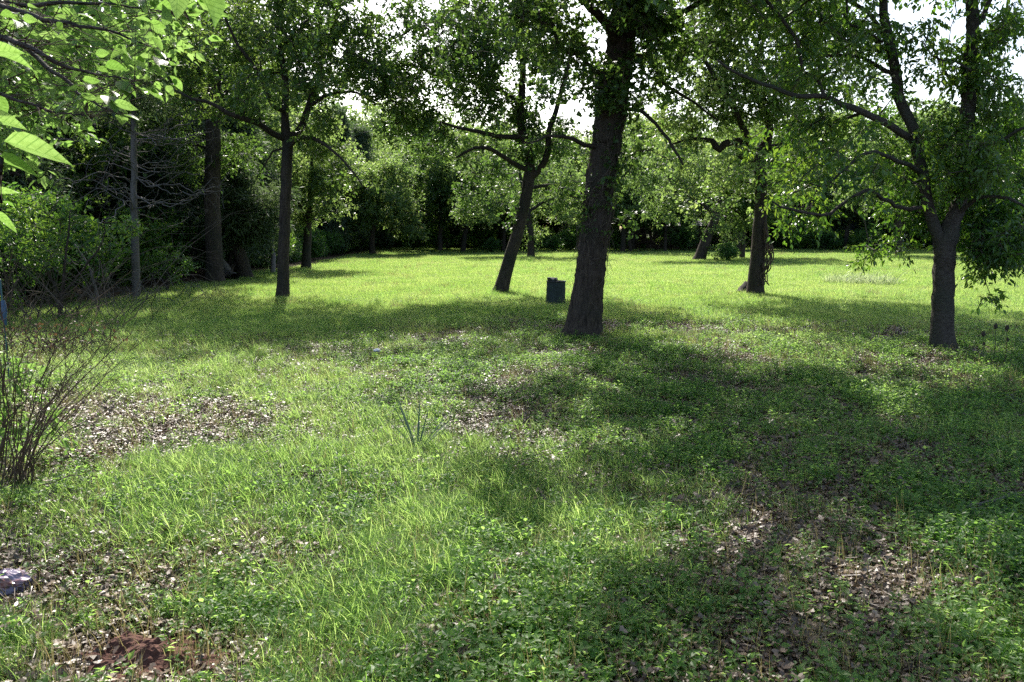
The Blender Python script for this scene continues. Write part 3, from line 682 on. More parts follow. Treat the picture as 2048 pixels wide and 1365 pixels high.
main, sk3 = hero('big_oak_tree', 'big dark oak with deeply furrowed bark, leaning over the middle of the yard', 'tree', 12.7,
     [(1165, 674, 62), (1178, 560, 58), (1187, 480, 54), (1200, 380, 56), (1212, 290, 55), (1225, 200, 52), (1238, 110, 50), (1248, 20, 46), (1255, -90, 40), (1262, -260, 26), (1270, -420, 12)],
     [[(1208, 300, 11), (1170, 285, 9, -.3), (1130, 272, 7, -.6), (1095, 270, 5, -.8), (1060, 285, 3, -1)],
      [(1240, 100, 20), (1200, 30, 16, -.6), (1150, -10, 13, -1.0), (1090, -25, 9, -1.4), (1010, -40, 6, -1.8)],
      [(1240, 90, 20), (1290, 50, 16, -.2), (1350, 30, 12, -.4), (1420, -10, 9, -.6), (1520, -50, 5, -.8)],
      [(1236, 110, 14), (1300, 120, 10, .5), (1335, 170, 7, .9), (1400, 215, 5, 1.2), (1440, 240, 3, 1.4)],
      [(1222, 215, 10), (1290, 230, 8, -.3), (1330, 275, 6, -.5), (1370, 330, 4, -.7)],
      [(1252, -60, 30), (1180, -160, 22, -1), (1060, -260, 14, -2.2), (960, -330, 8, -3)],
      [(1252, -80, 30), (1360, -180, 22, -1), (1500, -270, 14, -2.4), (1640, -330, 8, -3.2)],
      [(1255, -90, 26), (1270, -220, 18, 1.2), (1300, -340, 10, 2.2)]],
     [(1200, 80, 210, 130, .45), (1250, -60, 300, 80, .6), (1150, 300, 90, 100, .5), (1125, 255, 70, 50, 1.1), (1180, 100, 80, 80, .8), (1130, 200, 80, 70, 1.0), (1310, 60, 70, 70, .9), (1200, 180, 70, 60, 1.0), (1260, 210, 50, 60, .5), (1360, 130, 70, 60, .7), (1080, 30, 90, 50, .8), (1210, 10, 80, 50, 1.2),
      (1130, 330, 60, 60, .8), (1210, 330, 40, 60, .6), (1340, 290, 55, 50, .4), (1420, 30, 80, 50, .8), (1290, 330, 40, 35, .5), (1170, 400, 45, 40, .35), (1300, 200, 60, 50, .4), (1250, 440, 35, 40, .4)],
     104, M['oak_leaf'], OAK, .085, nshade=750, zs=(4.8, 11), reach=5.8, dens_=30, depth=2.4, R=.26, gap=.43, twigs=5, bark=.042, step=.045, tsides=54, per=9, keep=.25)
hero('elm_tree', 'forked tree with smooth grey ringed bark and pointed drooping leaves, seed stalks at its foot', 'tree', 11.3,
     [(1884, 700, 38), (1885, 640, 39), (1886, 580, 39), (1889, 520, 43), (1894, 482, 44), (1908, 440, 30), (1920, 380, 27), (1928, 300, 27), (1935, 200, 25), (1942, 100, 22), (1946, 0, 20), (1950, -150, 15), (1956, -300, 8)],
     [[(1889, 500, 26), (1868, 450, 23), (1852, 400, 21), (1838, 330, 20), (1822, 260, 22), (1804, 190, 20), (1788, 110, 19), (1774, 40, 17), (1765, -30, 15), (1750, -200, 8)],
      [(1818, 275, 15), (1790, 262, 14, -.2), (1755, 240, 13, -.4), (1710, 218, 12, -.6), (1650, 200, 10, -.7), (1590, 190, 8, -.9), (1510, 165, 6, -1.1), (1440, 120, 4, -1.3)],
      [(1800, 150, 10), (1760, 145, 9, .3), (1700, 120, 7, .6), (1630, 110, 5, .9)],
      [(1840, 350, 10), (1790, 320, 8, -.5), (1730, 310, 6, -.9), (1690, 340, 5, -1.2), (1650, 380, 3, -1.5)],
      [(1858, 420, 9), (1800, 415, 8, -.4), (1740, 385, 7, -.8), (1690, 400, 6, -1.0), (1650, 425, 6, -1.2), (1590, 420, 5, -1.4), (1540, 405, 3, -1.5)],
      [(1930, 280, 9), (1980, 290, 8, -.3), (2030, 270, 6, -.6), (2100, 240, 4, -.9)],
      [(1908, 430, 9), (1960, 400, 8, -.4), (2010, 400, 6, -.7), (2060, 430, 4, -1.0)],
      [(1784, 100, 10), (1730, 20, 8, .4), (1650, -30, 6, .8)],
      [(1942, 60, 12), (2000, -20, 9), (2080, -90, 6)],
      [(1935, 190, 7), (1890, 150, 6, .4), (1870, 100, 5, .7), (1840, 60, 3, 1.0)]],
     [(1700, 330, 230, 150, .5), (1960, 380, 120, 160, .8), (1730, 470, 120, 50, .8), (1620, 60, 220, 110, .3), (1990, 80, 80, 130, .6), (1840, 120, 90, 90, .4), (1640, 330, 80, 50, .8), (1750, 430, 90, 60, 1.0), (1620, 420, 80, 50, .7), (1700, 260, 90, 50, .7), (1960, 330, 90, 80, 1.4), (1980, 180, 80, 80, 1.1), (1830, 350, 60, 80, .8), (1560, 260, 80, 50, .6),
      (1800, 500, 50, 30, .9), (2010, 450, 60, 60, 1.8), (1970, 400, 70, 70, 1.2), (1960, 500, 60, 35, 1.3), (2040, 510, 50, 40, 1.4), (2000, 280, 70, 60, 1.2), (1880, 440, 60, 50, 1.0), (1640, 180, 100, 50, .5), (1560, 120, 80, 50, .5), (1720, 60, 80, 50, .5), (1870, 100, 60, 60, .5), (2000, 60, 60, 60, .9),
      (1880, 250, 50, 60, .8), (1610, 520, 25, 18, 1.2), (1770, 540, 30, 20, .9), (1960, 545, 30, 14, 1.0), (2030, 540, 40, 18, 1.0), (1480, 330, 60, 50, .5), (1540, 400, 50, 40, .5), (1640, 50, 80, 50, .5), (1790, 615, 14, 10, 1.5), (1975, 590, 16, 8, 1.5)],
     105, M['elm_leaf'], POINT, .085, nshade=700, zs=(4.5, 9.5), reach=5.8, dens_=36, depth=2.0, R=.25, twigs=5, per=9, gap=.42, barkm='bark_fine', bark=.008, step=.05, tsides=28, droop=.75, sag=.05, keep=.35)

# ------------------------------------------------------------------ left woods, trees of their own
hero('tall_oak_tree', 'tall thick-trunked oak inside the shady woods, second trunk behind the bare-limbed cedar', 'tree', 25.5,
     [(430, 566, 34), (428, 480, 31), (424, 400, 30), (425, 300, 29), (428, 200, 26), (430, 100, 20), (436, 0, 16), (440, -90, 8)],
     [[(428, 210, 12), (460, 180, 10), (500, 120, 8), (530, 40, 5)], [(428, 230, 12), (390, 200, 9), (330, 150, 7), (290, 90, 5)], [(426, 300, 8), (390, 290, 6), (350, 300, 4)],
      [(430, 120, 12), (400, 60, 9), (370, -10, 6)]],
     [(380, 120, 90, 70, 1), (470, 90, 80, 70, 1), (330, 200, 70, 50, .9), (430, 30, 100, 50, 1), (350, 280, 70, 60, .8), (500, 200, 50, 60, .8), (470, 300, 60, 60, .8), (400, 360, 60, 60, .7), (310, 60, 70, 60, .8)],
     201, M['oak_leaf'], KITE, .12, nshade=60, zs=(7, 10), dens_=7, depth=3, R=.5, keep=.7)
hero('leaning_cedar_tree', 'dark cedar on a curved leaning trunk inside the woods, beside fallen logs', 'tree', 28,
     [(491, 553, 27), (484, 520, 24), (470, 485, 22), (462, 450, 18), (458, 400, 14), (462, 330, 8), (465, 270, 3)],
     [[(470, 480, 8), (462, 510, 7), (458, 552, 7)], [(460, 420, 5), (500, 400, 3)], [(460, 420, 5), (420, 400, 3)]],
     [(460, 400, 60, 70, 1.4), (500, 440, 60, 50, 1.3), (430, 460, 50, 40, 1.1), (465, 320, 40, 50, 1.2), (540, 420, 50, 60, 1.2), (560, 480, 30, 30, 1.0)],
     202, M['cedar_leaf'], NEEDLE, .22, nshade=0, dens_=9, depth=2.5, R=.5, per=18, keep=.8, droop=.5, flat=.5)
hero('bright_oak_tree', 'oak with sunlit yellow-green boughs at the edge of the woods, beyond the lone straight oak', 'tree', 34,
     [(612, 535, 18), (614, 480, 16), (618, 430, 14), (622, 370, 10), (625, 300, 5)],
     [[(616, 450, 8), (650, 410, 5), (690, 370, 3)], [(616, 430, 8), (590, 400, 5), (570, 380, 3)]],
     [(600, 415, 45, 40, 1.2), (640, 340, 60, 50, 1.1), (590, 330, 50, 50, 1), (660, 400, 40, 40, .8), (690, 330, 50, 40, 1), (620, 270, 60, 40, 1), (560, 370, 40, 50, 1)],
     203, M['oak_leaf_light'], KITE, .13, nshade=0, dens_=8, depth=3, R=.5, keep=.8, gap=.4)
hero('light_green_tree', 'rounded light green tree with a low drooping skirt at the far end of the clearing', 'tree', 52,
     [(745, 509, 12), (744, 480, 10), (750, 440, 9), (755, 400, 7), (758, 340, 4)],
     [[(748, 450, 6), (790, 420, 4), (830, 430, 2)], [(748, 450, 6), (710, 420, 4), (680, 420, 2)]],
     [(760, 390, 60, 55, 1.4), (720, 420, 50, 40, 1.2), (800, 420, 40, 40, 1.4), (780, 340, 50, 30, 1.2), (825, 455, 30, 15, 1.4), (720, 360, 50, 40, 1.2), (670, 440, 30, 30, 1)],
     204, M['oak_leaf_light'], KITE, .15, nshade=0, dens_=5.5, depth=3, R=.65, keep=.9, gap=.3, per=14)
hero('pale_leafed_oak_tree', 'loose pale green oak beyond the leaning oak, its low boughs hanging over lit grass', 'tree', 46,
     [(1062, 492, 14), (1060, 450, 12), (1052, 400, 10), (1040, 350, 6), (1030, 300, 3)],
     [[(1058, 430, 7), (1010, 410, 5), (960, 400, 3)], [(1056, 420, 7), (1100, 400, 5), (1150, 410, 2)]],
     [(1000, 400, 80, 40, 1.2), (950, 420, 50, 30, 1), (1030, 340, 70, 40, 1), (1110, 420, 60, 40, 1), (1120, 350, 60, 40, 1), (1050, 470, 60, 15, .8), (960, 345, 50, 30, .8)],
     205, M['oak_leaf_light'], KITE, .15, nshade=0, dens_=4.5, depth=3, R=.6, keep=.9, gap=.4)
hero('slanting_oak_tree', 'grey-trunked oak slanting to the right beyond the yard, bushy green sprouts at its foot', 'tree', 43,
     [(1398, 519, 22), (1410, 485, 20), (1425, 450, 17), (1440, 410, 14), (1450, 350, 8), (1455, 290, 4)],
     [[(1430, 430, 8), (1390, 400, 6), (1340, 380, 3)], [(1440, 400, 8), (1490, 380, 5), (1540, 380, 3)]],
     [(1400, 370, 80, 45, 1.1), (1330, 410, 60, 35, 1), (1470, 340, 70, 50, 1), (1380, 300, 80, 40, 1), (1300, 350, 60, 50, 1), (1420, 440, 60, 25, .8), (1520, 420, 40, 30, .8), (1460, 480, 25, 25, .8), (1440, 500, 30, 20, 1)],
     206, M['oak_leaf_light'], KITE, .15, nshade=0, dens_=4.5, depth=3, R=.6, keep=.9, gap=.4)
hero('glossy_shrub', 'tall glossy bright-leaved shrub in front of the dark woods, beyond the bare brown stems', 'shrub', 15,
     [(120, 640, 8), (125, 560, 6), (135, 480, 4), (140, 420, 2)],
     [[(122, 600, 5), (80, 520, 4), (60, 450, 2)], [(122, 590, 5), (180, 520, 4), (210, 450, 2)], [(122, 610, 4), (40, 560, 3), (10, 500, 2)]],
     [(100, 430, 75, 50, 1.2), (190, 440, 55, 45, 1.1), (50, 500, 60, 50, 1), (150, 510, 70, 40, .8), (250, 465, 35, 25, 1.3), (30, 420, 50, 50, 1), (10, 580, 50, 40, .6)],
     207, M['shrub_leaf'], POINT, .085, nshade=0, dens_=20, depth=1.2, R=.24, twigs=5, per=9, keep=1, prune=False, droop=.1)
hero('understory_shrub', 'rounded green shrub in the shade between the bare-limbed cedar and the tall oak', 'shrub', 22,
     [(335, 582, 6), (335, 550, 5), (335, 510, 3)], [[(335, 560, 4), (310, 520, 2)], [(335, 560, 4), (365, 520, 2)]],
     [(330, 525, 40, 35, 1.3), (300, 550, 30, 25, 1), (360, 545, 25, 25, 1)],
     208, M['shrub_leaf'], KITE, .08, nshade=0, dens_=14, depth=.8, R=.26, twigs=6, per=10, keep=1, prune=False, droop=.1)
# dead-limbed cedar: live dark top, bare grey limbs below
r_ = np.random.default_rng(77); dl = []
for k in range(44):
    side = 1 if r_.random() > .45 else -1; y0 = 255 + 185 * r_.random(); L = (40 + 130 * r_.random()); up = r_.normal() * 26
    w = 1.7 + 1.5 * r_.random(); dz = r_.normal() * 1.6
    if side < 0: pth = [(269, y0, w), (269 - L * .4, y0 - 22 + up * .3, w * .8, dz * .5), (269 - L, y0 - 5 + up, w * .5, dz), (269 - L * 1.25, y0 + 35 + up, w * .25, dz * 1.2)]
    else: pth = [(269, y0, w), (269 + L * .4, y0 + 6 + up * .3, w * .8, dz * .5), (269 + L * .9, y0 - 8 + up, w * .5, dz), (269 + L * 1.15, y0 - 30 + up, w * .25, dz * 1.2)]
    dl.append(pth)
tw_ = []
for p in dl:
    for q in range(10):
        t = .35 + .65 * r_.random(); a, b_ = p[1 + int(t > .6)], p[2 + int(t > .6)] ; u = r_.random()
        tw_.append(at(a[0] + (b_[0] - a[0]) * u + r_.normal() * 14, a[1] + (b_[1] - a[1]) * u + 14 + r_.normal() * 20, 19.8 + (a[3] if len(a) > 3 else 0) + r_.normal() * .3))
bare_pts = np.array(tw_)
def bare_limbed():
    rng = np.random.default_rng(9); sk = Skel(); D = 19.8
    T = [(272, 593, 17), (271, 520, 15), (270, 450, 14), (268, 380, 12), (268, 300, 11), (266, 200, 8), (265, 120, 7), (265, 60, 3)]
    P = np.array([at(a, b_, D) for a, b_, c in T]); R = np.array([c * .5 * D / F for a, b_, c in T]); P[0, 2] = float(hz(P[0, 0], P[0, 1])) - .05
    Q, r = smooth_path(P, R, .15, rng, .01); sk.chain(Q, r, -1, 0)
    for li, lb in enumerate(dl):
        LP = np.array([at(p[0], p[1], D + (p[3] if len(p) > 3 else 0)) for p in lb]); LR = np.array([p[2] * .5 * D / F for p in lb])
        k = sk.nearest(LP[0]); LP[0] = sk.P[k]; Q, r = smooth_path(LP, LR, .14, rng, .06); sk.chain(Q, r, k, li + 1)
    nlive = len(sk.P); sk.grow(bare_pts, rng, .16, -.05, skip=2.0); sk.R = [x if x else .0028 for x in sk.R]
    A = blob_points(rng, D, [(265, 130, 60, 50, 1.2), (250, 200, 80, 40, .9), (290, 210, 60, 40, .9), (265, 60, 50, 50, 1), (180, 190, 60, 50, .8)], 9, 2.0, 1.0, .42)
    sk.grow(A, rng, .28, 0, skip=3.5); sk.radii(.0045)
    ms, twm = skel_meshes(sk, 'dead_limbed_cedar', M['bark_grey'], M['bark_grey'], 14, .006, thin=.004)
    base = np.array(sk.P[0]); root = thing('bare_limbed_cedar', 'grey cedar with a spray of dead leafless limbs, first trunk of the shady woods', 'tree', tuple(base))
    for tg in sorted(ms): ms[tg].transform(MT(-base)); link('trunk' if tg == 0 else 'dead_limb', ms[tg], root)
    if twm: twm.transform(MT(-base)); link('dead_twigs', twm, root, kind='stuff')
    acc = Acc(); tw = Acc(); clump_leaves(acc, tw, A, rng, .45, 8, 14, .15, NEEDLE, .4, .5)
    m1 = acc.mesh('cedar_crown', M['cedar_leaf']); m1.transform(MT(-base)); link('crown', m1, root, kind='stuff')
bare_limbed()

# ------------------------------------------------------------------ tree kinds that are repeated behind
def proto(kind, seed):
    rng = np.random.default_rng(seed); sk = Skel(); acc = Acc(); tw = Acc()
    if kind == 'oak':
        H = 8.6; lean = rng.normal(size=2) * .5
        P = np.array([[0, 0, -.1], [lean[0] * .2, lean[1] * .2, 1.5], [lean[0] * .6, lean[1] * .6, 3.2], [lean[0], lean[1], 5.2], [lean[0] * 1.1, lean[1] * 1.2, 7.4]])
        Q, r = smooth_path(P, [.2, .165, .14, .09, .03], .25, rng, .03); sk.chain(Q, r, -1, 0)
        for li in range(5):
            az = li * 1.257 + rng.normal() * .3; k = int(len(Q) * (.3 + .5 * li / 5)); L = 2.4 + rng.random(); st = sk.P[k]
            LP = np.array([st, st + np.array([cos(az), sin(az), .45]) * L * .45, st + np.array([cos(az), sin(az), .5 + rng.normal() * .15]) * L])
            q, rr = smooth_path(LP, [.075, .05, .025], .25, rng, .06); sk.chain(q, rr, k, 0)
        u = rng.normal(size=(900, 3)); u = norm(u) * rng.random((900, 1)) ** (1 / 2.6); A = u * np.array([3.4, 3.4, 3.3]) + np.array([lean[0] * .6, lean[1] * .6, 5.3])
        A = A[noise(A[:, 0], A[:, 1], A[:, 2] + seed, .75) > .44][:230]; par = (.58, 8, 13, .17, KITE, .25, .75)
    elif kind == 'cedar':
        P = np.array([[0, 0, -.1], [.05, 0, 2], [0, .05, 4.5], [.1, 0, 7.2]]); Q, r = smooth_path(P, [.15, .12, .08, .02], .25, rng, .02); sk.chain(Q, r, -1, 0)
        z = .5 + 7.0 * rng.random(420); rad = (1.75 * (1 - z / 8.2) ** .75 + .15) * (.35 + .65 * rng.random(420) ** .5); az = rng.random(420) * 2 * pi
        A = np.stack([rad * np.cos(az), rad * np.sin(az), z], -1); A = A[noise(A[:, 0], A[:, 1], A[:, 2] + seed, 1.1) > .38][:300]; par = (.42, 7, 16, .2, NEEDLE, .3, .6)
    else:
        P = np.array([[0, 0, -.1], [.05, 0, .5], [0, .05, 1.1]]); Q, r = smooth_path(P, [.03, .025, .015], .2, rng, .02); sk.chain(Q, r, -1, 0)
        u = norm(rng.normal(size=(260, 3))) * rng.random((260, 1)) ** .4; A = u * np.array([1.15, 1.15, .95]) + np.array([0, 0, 1.1]); A = A[(A[:, 2] > .12) & (noise(A[:, 0], A[:, 1], A[:, 2] + seed, 1.4) > .42)][:130]
        par = (.3, 6, 10, .11, KITE, .1, .8)
    sk.grow(A, rng, .5, .05, skip=.3 if kind != 'oak' else 1.8); sk.radii(.008)
    ms, twm = skel_meshes(sk, kind, M['bark'], M['twig'], 9, 0, thin=.013)
    clump_leaves(acc, None, A, rng, *par)
    mt = {'oak': M['oak_leaf_light'] if seed % 2 else M['oak_leaf'], 'cedar': M['cedar_leaf'], 'shrub': M['shrub_leaf']}[kind]
    return ms.get(0), twm, acc.mesh(kind + '_crown', mt)
PR = {k: [proto(k, s) for s in ss] for k, ss in {'oak': (1, 2, 3, 4), 'cedar': (5, 6), 'shrub': (7, 8)}.items()}
def plant(kind, v, x, y, sc, rz, name, label, cat, group, zs=1.0):
    z = float(hz(x, y)); root = thing(name, label, cat, (x, y, z), group); root.scale = (sc, sc, sc * zs); root.rotation_euler = (0, 0, rz)
    tr, twm, cr = PR[kind][v]
    if tr: link('trunk', tr, root)
    if twm: link('branchlets', twm, root, kind='stuff')
    link('crown', cr, root, kind='stuff')
    return root
rng = np.random.default_rng(3)
KL = {'oak': ('oak_tree', 'leafy green oak in the dark woods @', 'tree', 'oaks in the dark woods @'),
      'cedar': ('cedar_tree', 'dark feathery cedar in the dense woods @', 'tree', 'cedars in the dark woods @'),
      'shrub': ('shrub', 'low undergrowth shrub in the dark woods @', 'shrub', 'shrubs in the dark woods @')}
used = []
def where(x, y, kl, zones):
    px, _ = proj(np.array([x, y, 1.5])); nm, lb, cat, gp = kl
    z = next(z for lim, z in zones if px < lim)
    return nm, lb.replace('@', z), cat, gp.replace('@', z)
WZ = [(150, 'behind the glossy shrub'), (330, 'around the bare-limbed cedar'), (520, 'around the tall oak'), (9999, 'behind the lone straight oak')]
FZ = [(690, 'beside the dark woods'), (850, 'around the light green tree'), (1010, 'left of the leaning oak'), (1180, 'between leaning oak and big oak'), (1400, 'between big oak and slanting oak'), (1560, 'around the twisted oak'), (1830, 'between twisted oak and elm'), (9999, 'beyond the elm trunk')]
def ok_spot(x, y, d):
    if any((x - a) ** 2 + (y - b_) ** 2 < d * d for a, b_ in used): return False
    used.append((x, y)); return True
n_ = 0
for k in range(900):
    y = 13 + 50 * rng.random(); x = -11.0 - 22 * rng.random() ** 1.3
    if x < -.66 * y - 3.5: continue
    edge = x > -13.5
    kind = ['oak', 'cedar', 'shrub'][int(rng.choice(3, p=[.25, .4, .35] if edge else [.4, .35, .25]))]
    if y < 27 and kind != 'shrub' and x > -13.8: continue
    if not ok_spot(x, y, 1.9 if kind != 'shrub' else 1.3): continue
    n_ += 1
    if n_ > 125: break
    plant(kind, int(rng.integers(len(PR[kind]))), x, y, {'oak': .95 + .35 * rng.random(), 'cedar': .85 + .5 * rng.random(), 'shrub': .7 + .6 * rng.random()}[kind], rng.random() * 6.3, *where(x, y, KL[kind], WZ))
# tree line at the far end of the clearing
FL = {'oak': ('oak_tree', 'leafy oak in the far tree line, @', 'tree', 'oaks in the far tree line @'),
      'cedar': ('cedar_tree', 'dark cedar in the far tree line, @', 'tree', 'cedars in the far tree line @'),
      'shrub': ('shrub', 'low shrub under the far tree line, @', 'shrub', 'shrubs under the far tree line @')}
used = []
for k in range(2000):
    y = 60 + 24 * rng.random() ** 1.2; x = -14 + 76 * rng.random()
    if abs(x) > .70 * y + 2: continue
    rt_ = x > 9
    kind = ['oak', 'cedar', 'shrub'][int(rng.choice(3, p=[.72, .05, .23] if rt_ else [.6, .12, .28]))]
    if rt_ and y < 66 and kind != 'shrub' and rng.random() < .5: continue
    if not ok_spot(x, y, 3.0 if kind != 'shrub' else 2.1): continue
    if len(used) > 125: break
    plant(kind, int(rng.integers(len(PR[kind]))), x, y, {'oak': .85 + .45 * rng.random(), 'cedar': .8 + .3 * rng.random(), 'shrub': .7 + .5 * rng.random()}[kind], rng.random() * 6.3, *where(x, y, FL[kind], FZ))
EX = [(1245, 504, 'oak', 0, 1.0, 'grey-trunked oak standing in shaded grass just beyond the big dark oak'),
      (1262, 503, 'oak', 2, .8, 'thin oak close beside the grey-trunked oak beyond the big dark oak'),
      (1330, 503, 'oak', 3, .7, 'slim dark sapling standing alone before the brown brush pile'),
      (1484, 518, 'oak', 1, .8, 'small slanting oak seen just beside the twisted oak trunk'),
      (1797, 512, 'oak', 0, 1.1, 'oak in the far grass seen through the elm foliage, beyond the pale weed clump'),
      (1975, 505, 'oak', 3, 1.2, 'far oak seen through the elm foliage beyond the seed stalks'),
      (1690, 500, 'oak', 2, 1.0, 'far oak beside the grey house wall'),
      (880, 503, 'oak', 1, 1.0, 'thin-trunked oak behind the clearing, beside the light green tree'),
      (925, 503, 'oak', 2, 1.05, 'crooked oak at the end of the clearing, beyond the bush by the leaning oak')]
for px, py, kd, v, sc, lb in EX:
    x, y = gnd(px, py); plant(kd, v, x, y, sc, px * .7, 'oak_tree', lb, 'tree', None)
for px, D, sc in [(655, 74, 1.5), (712, 80, 1.7), (770, 84, 1.75), (835, 78, 1.45), (900, 82, 1.6), (1000, 84, 1.6), (1290, 82, 1.6), (1420, 84, 1.7), (1690, 84, 1.75), (1850, 80, 1.7)]:
    p = at(px, 470, D); plant('oak', int(px) % 4, float(p[0]), D, sc, px * .31, *where(float(p[0]), D, ('tall_oak_tree', 'taller oak rising behind the far tree line, @', 'tree', 'taller oaks behind the far tree line @'), FZ))
for px, py, sc, lb in [(985, 505, .55, 'small bright yellow-green bush at the clearing end beside the leaning oak'), (1110, 503, .6, 'low bright bush glimpsed between the leaning oak and the big dark oak'),
                       (1455, 522, .5, 'bushy sprouts of pale glossy leaves at the slanting oak trunk')]:
    x, y = gnd(px, py); plant('shrub', 0, x, y, sc, px * .3, 'shrub', lb, 'shrub', None)
# far-off wood behind it all, one mass
n = 420; x = (rng.random(n) * 2 - 1) * 115; y = 86 + 50 * rng.random(n)
x2 = -24 - 40 * rng.random(160); y2 = 14 + 72 * rng.random(160); kk = x2 < -.4 * y2 - 8
x = np.concatenate([x, x2[kk]]); y = np.concatenate([y, y2[kk]]); n = len(x)
sc = .95 + .5 * rng.random(n); rz = np.stack([0 * x, 0 * x, rng.random(n) * 6.3], -1); ix = rng.integers(0, 6, n)
allp = PR['oak'] + PR['cedar']
scatter('distant_woods', 'solid mass of distant green woodland behind the tree line', [p[2] for p in allp], np.stack([x, y, hz(x, y)], -1), rz, sc, ix)
scatter('distant_trunks', 'dim trunks inside the distant woodland mass', [p[0] for p in allp], np.stack([x, y, hz(x, y)], -1), rz, sc, ix)
# undergrowth
n = 1500; y = 14 + 75 * rng.random(n); x = np.where(y < 62, -11.5 - 26 * rng.random(n), -14 + 90 * rng.random(n) * (y / 80)); k = np.where(y < 62, x > -.75 * y - 4, np.abs(x) < .75 * y)
k &= (y < 62) | (y > 64); x, y = x[k], y[k]; n = len(x)
scatter('undergrowth', 'tangled dark green undergrowth on the floor of the woods', [p[2] for p in PR['shrub']], np.stack([x, y, hz(x, y) - .15], -1), rots(rng, n, .1), np.where(y < 62, .35 + .45 * rng.random(n), .25 + .25 * rng.random(n)), rng.integers(0, 2, n))

# haze
HZ = HAZE_D
if HZ:
    hm, ht, hb = newmat('haze_air'); ht.nodes.remove(hb); pv = N_(ht, 'ShaderNodeVolumePrincipled'); pv.inputs['Color'].default_value = (.93, .96, 1, 1); pv.inputs['Density'].default_value = HZ; pv.inputs['Anisotropy'].default_value = .3
    ht.links.new(pv.outputs[0], ht.nodes['Material Output'].inputs['Volume'])
    a = Acc(); V = np.array([(x, y, z) for z in (-1.6, 16.5) for y in (-75, 240) for x in (-160, 160)]); a.add(V, None, [(0, 2, 3, 1), (4, 5, 7, 6), (0, 1, 5, 4), (2, 6, 7, 3), (0, 4, 6, 2), (1, 3, 7, 5)])
    link('haze', a.mesh('haze', hm), kind='stuff', label='thin bright summer haze in the air of the clearing')

# ------------------------------------------------------------------ near tree with large leaves, rooted outside the picture
def bigleaf(name, seed, seg=6, hw=.30):
    rng = np.random.default_rng(seed); V = []; cu = rng.normal() * .12; fold = .10 + .10 * rng.random(); droop = .12 + .12 * rng.random()
    for k in range(seg + 1):
        t = k / seg; w = hw * (math.sin(pi * t ** .72) ** .85 if 0 < t < 1 else 0) * (1 + .05 * rng.normal()); w = max(w, .002)
        cx = cu * math.sin(t * pi) ; z = -droop * t * t
        for s_ in (-1, -.5, 0, .5, 1): V.append((cx + s_ * w, t, z + fold * w * abs(s_) * 2 + .012 * math.sin(t * 19 + s_ * 3)))
    Q = [(k * 5 + j, k * 5 + j + 1, k * 5 + j + 6, k * 5 + j + 5) for k in range(seg) for j in range(4)]
    return mk(name, V, [np.array(Q)], M['veined_leaf'], True, {'v': np.full(len(V), rng.random())})
BL = [bigleaf('leaf', s) for s in range(7)]
def leafmatrix(base, tip, nrm):
    d = tip - base; L = np.linalg.norm(d); d = d / L; x = np.cross(d, nrm); x /= np.linalg.norm(x); n = np.cross(x, d)
    m = Matrix(((x[0], d[0], n[0], base[0]), (x[1], d[1], n[1], base[1]), (x[2], d[2], n[2], base[2]), (0, 0, 0, 1)))
    return m @ Matrix.Diagonal((L, L, L, 1))
near = thing('near_tree', 'overhanging tree with large heart-shaped translucent leaves hanging close into view', 'tree', (-3.7, 4.6, 0))
nb = np.array([-3.7, 4.6, 0.]); rng = np.random.default_rng(21)
acc = Acc(); tube(acc, smooth_path(np.array([[0, 0, -.05], [.05, 0, 1.2], [-.05, .1, 2.4], [.1, 0, 3.8], [.3, -.1, 5]]), [.10, .08, .07, .045, .012], .1, rng, .01)[0], np.linspace(.1, .012, 51)[:len(smooth_path(np.array([[0, 0, -.05], [.05, 0, 1.2], [-.05, .1, 2.4], [.1, 0, 3.8], [.3, -.1, 5]]), [.10, .08, .07, .045, .012], .1, np.random.default_rng(0), .01)[0])], 12, .5, .004)
link('trunk', acc.mesh('trunk', M['bark_fine'], True), near)
def A3(p): return at(p[0], p[1], p[2])
tk = lambda z: np.array([-3.68, 4.6, z])
BR = [[tk(2.0), A3((-260, 40, 3.2)), A3((0, 75, 2.6)), A3((55, 95, 2.5)), A3((120, 125, 2.5)), A3((185, 150, 2.6)), A3((262, 165, 2.7))],
      [tk(2.4), A3((-150, -20, 3.4)), A3((50, 28, 2.8)), A3((150, 50, 2.7)), A3((240, 66, 2.8)), A3((300, 95, 2.9))],
      [tk(1.9), A3((-150, 120, 3.2)), A3((60, 100, 2.9)), A3((110, 150, 2.8)), A3((165, 195, 2.7)), A3((230, 222, 2.6))],
      [tk(2.7), A3((-200, -60, 3.4)), A3((100, 10, 3.0)), A3((200, 5, 3.0)), A3((330, 25, 3.1))],
      [tk(1.8), A3((-150, 170, 3.6)), A3((0, 190, 3.4)), A3((100, 220, 3.3)), A3((180, 235, 3.2))],
      [tk(2.9), A3((-200, -150, 3.4)), A3((60, -120, 2.6)), A3((200, -60, 2.4)), A3((330, -20, 2.5)), A3((380, 40, 2.6))],
      [tk(1.8), A3((-420, 200, 2.6)), A3((-260, 260, 1.4)), A3((-120, 250, .9)), A3((-45, 262, .76)), A3((-8, 290, .75)), A3((4, 320, .74)), A3((-2, 400, .75))],
      [tk(2.3), A3((-500, -300, 2.2)), A3((-150, -330, 1.2)), A3((150, -170, .95)), A3((345, -45, .9)), A3((392, -25, .9))]]
twp = []
for k, b_ in enumerate(BR):
    Q, r = smooth_path(np.array(b_), np.linspace(.014, .0020 if k < 6 else .0014, len(b_)), .04, rng, .006)
    acc = Acc(); tube(acc, Q - nb, r, 6, .5); link('limb', acc.mesh('limb', M['bark_fine'], True), near); 
    if k < 6: twp.append(Q)
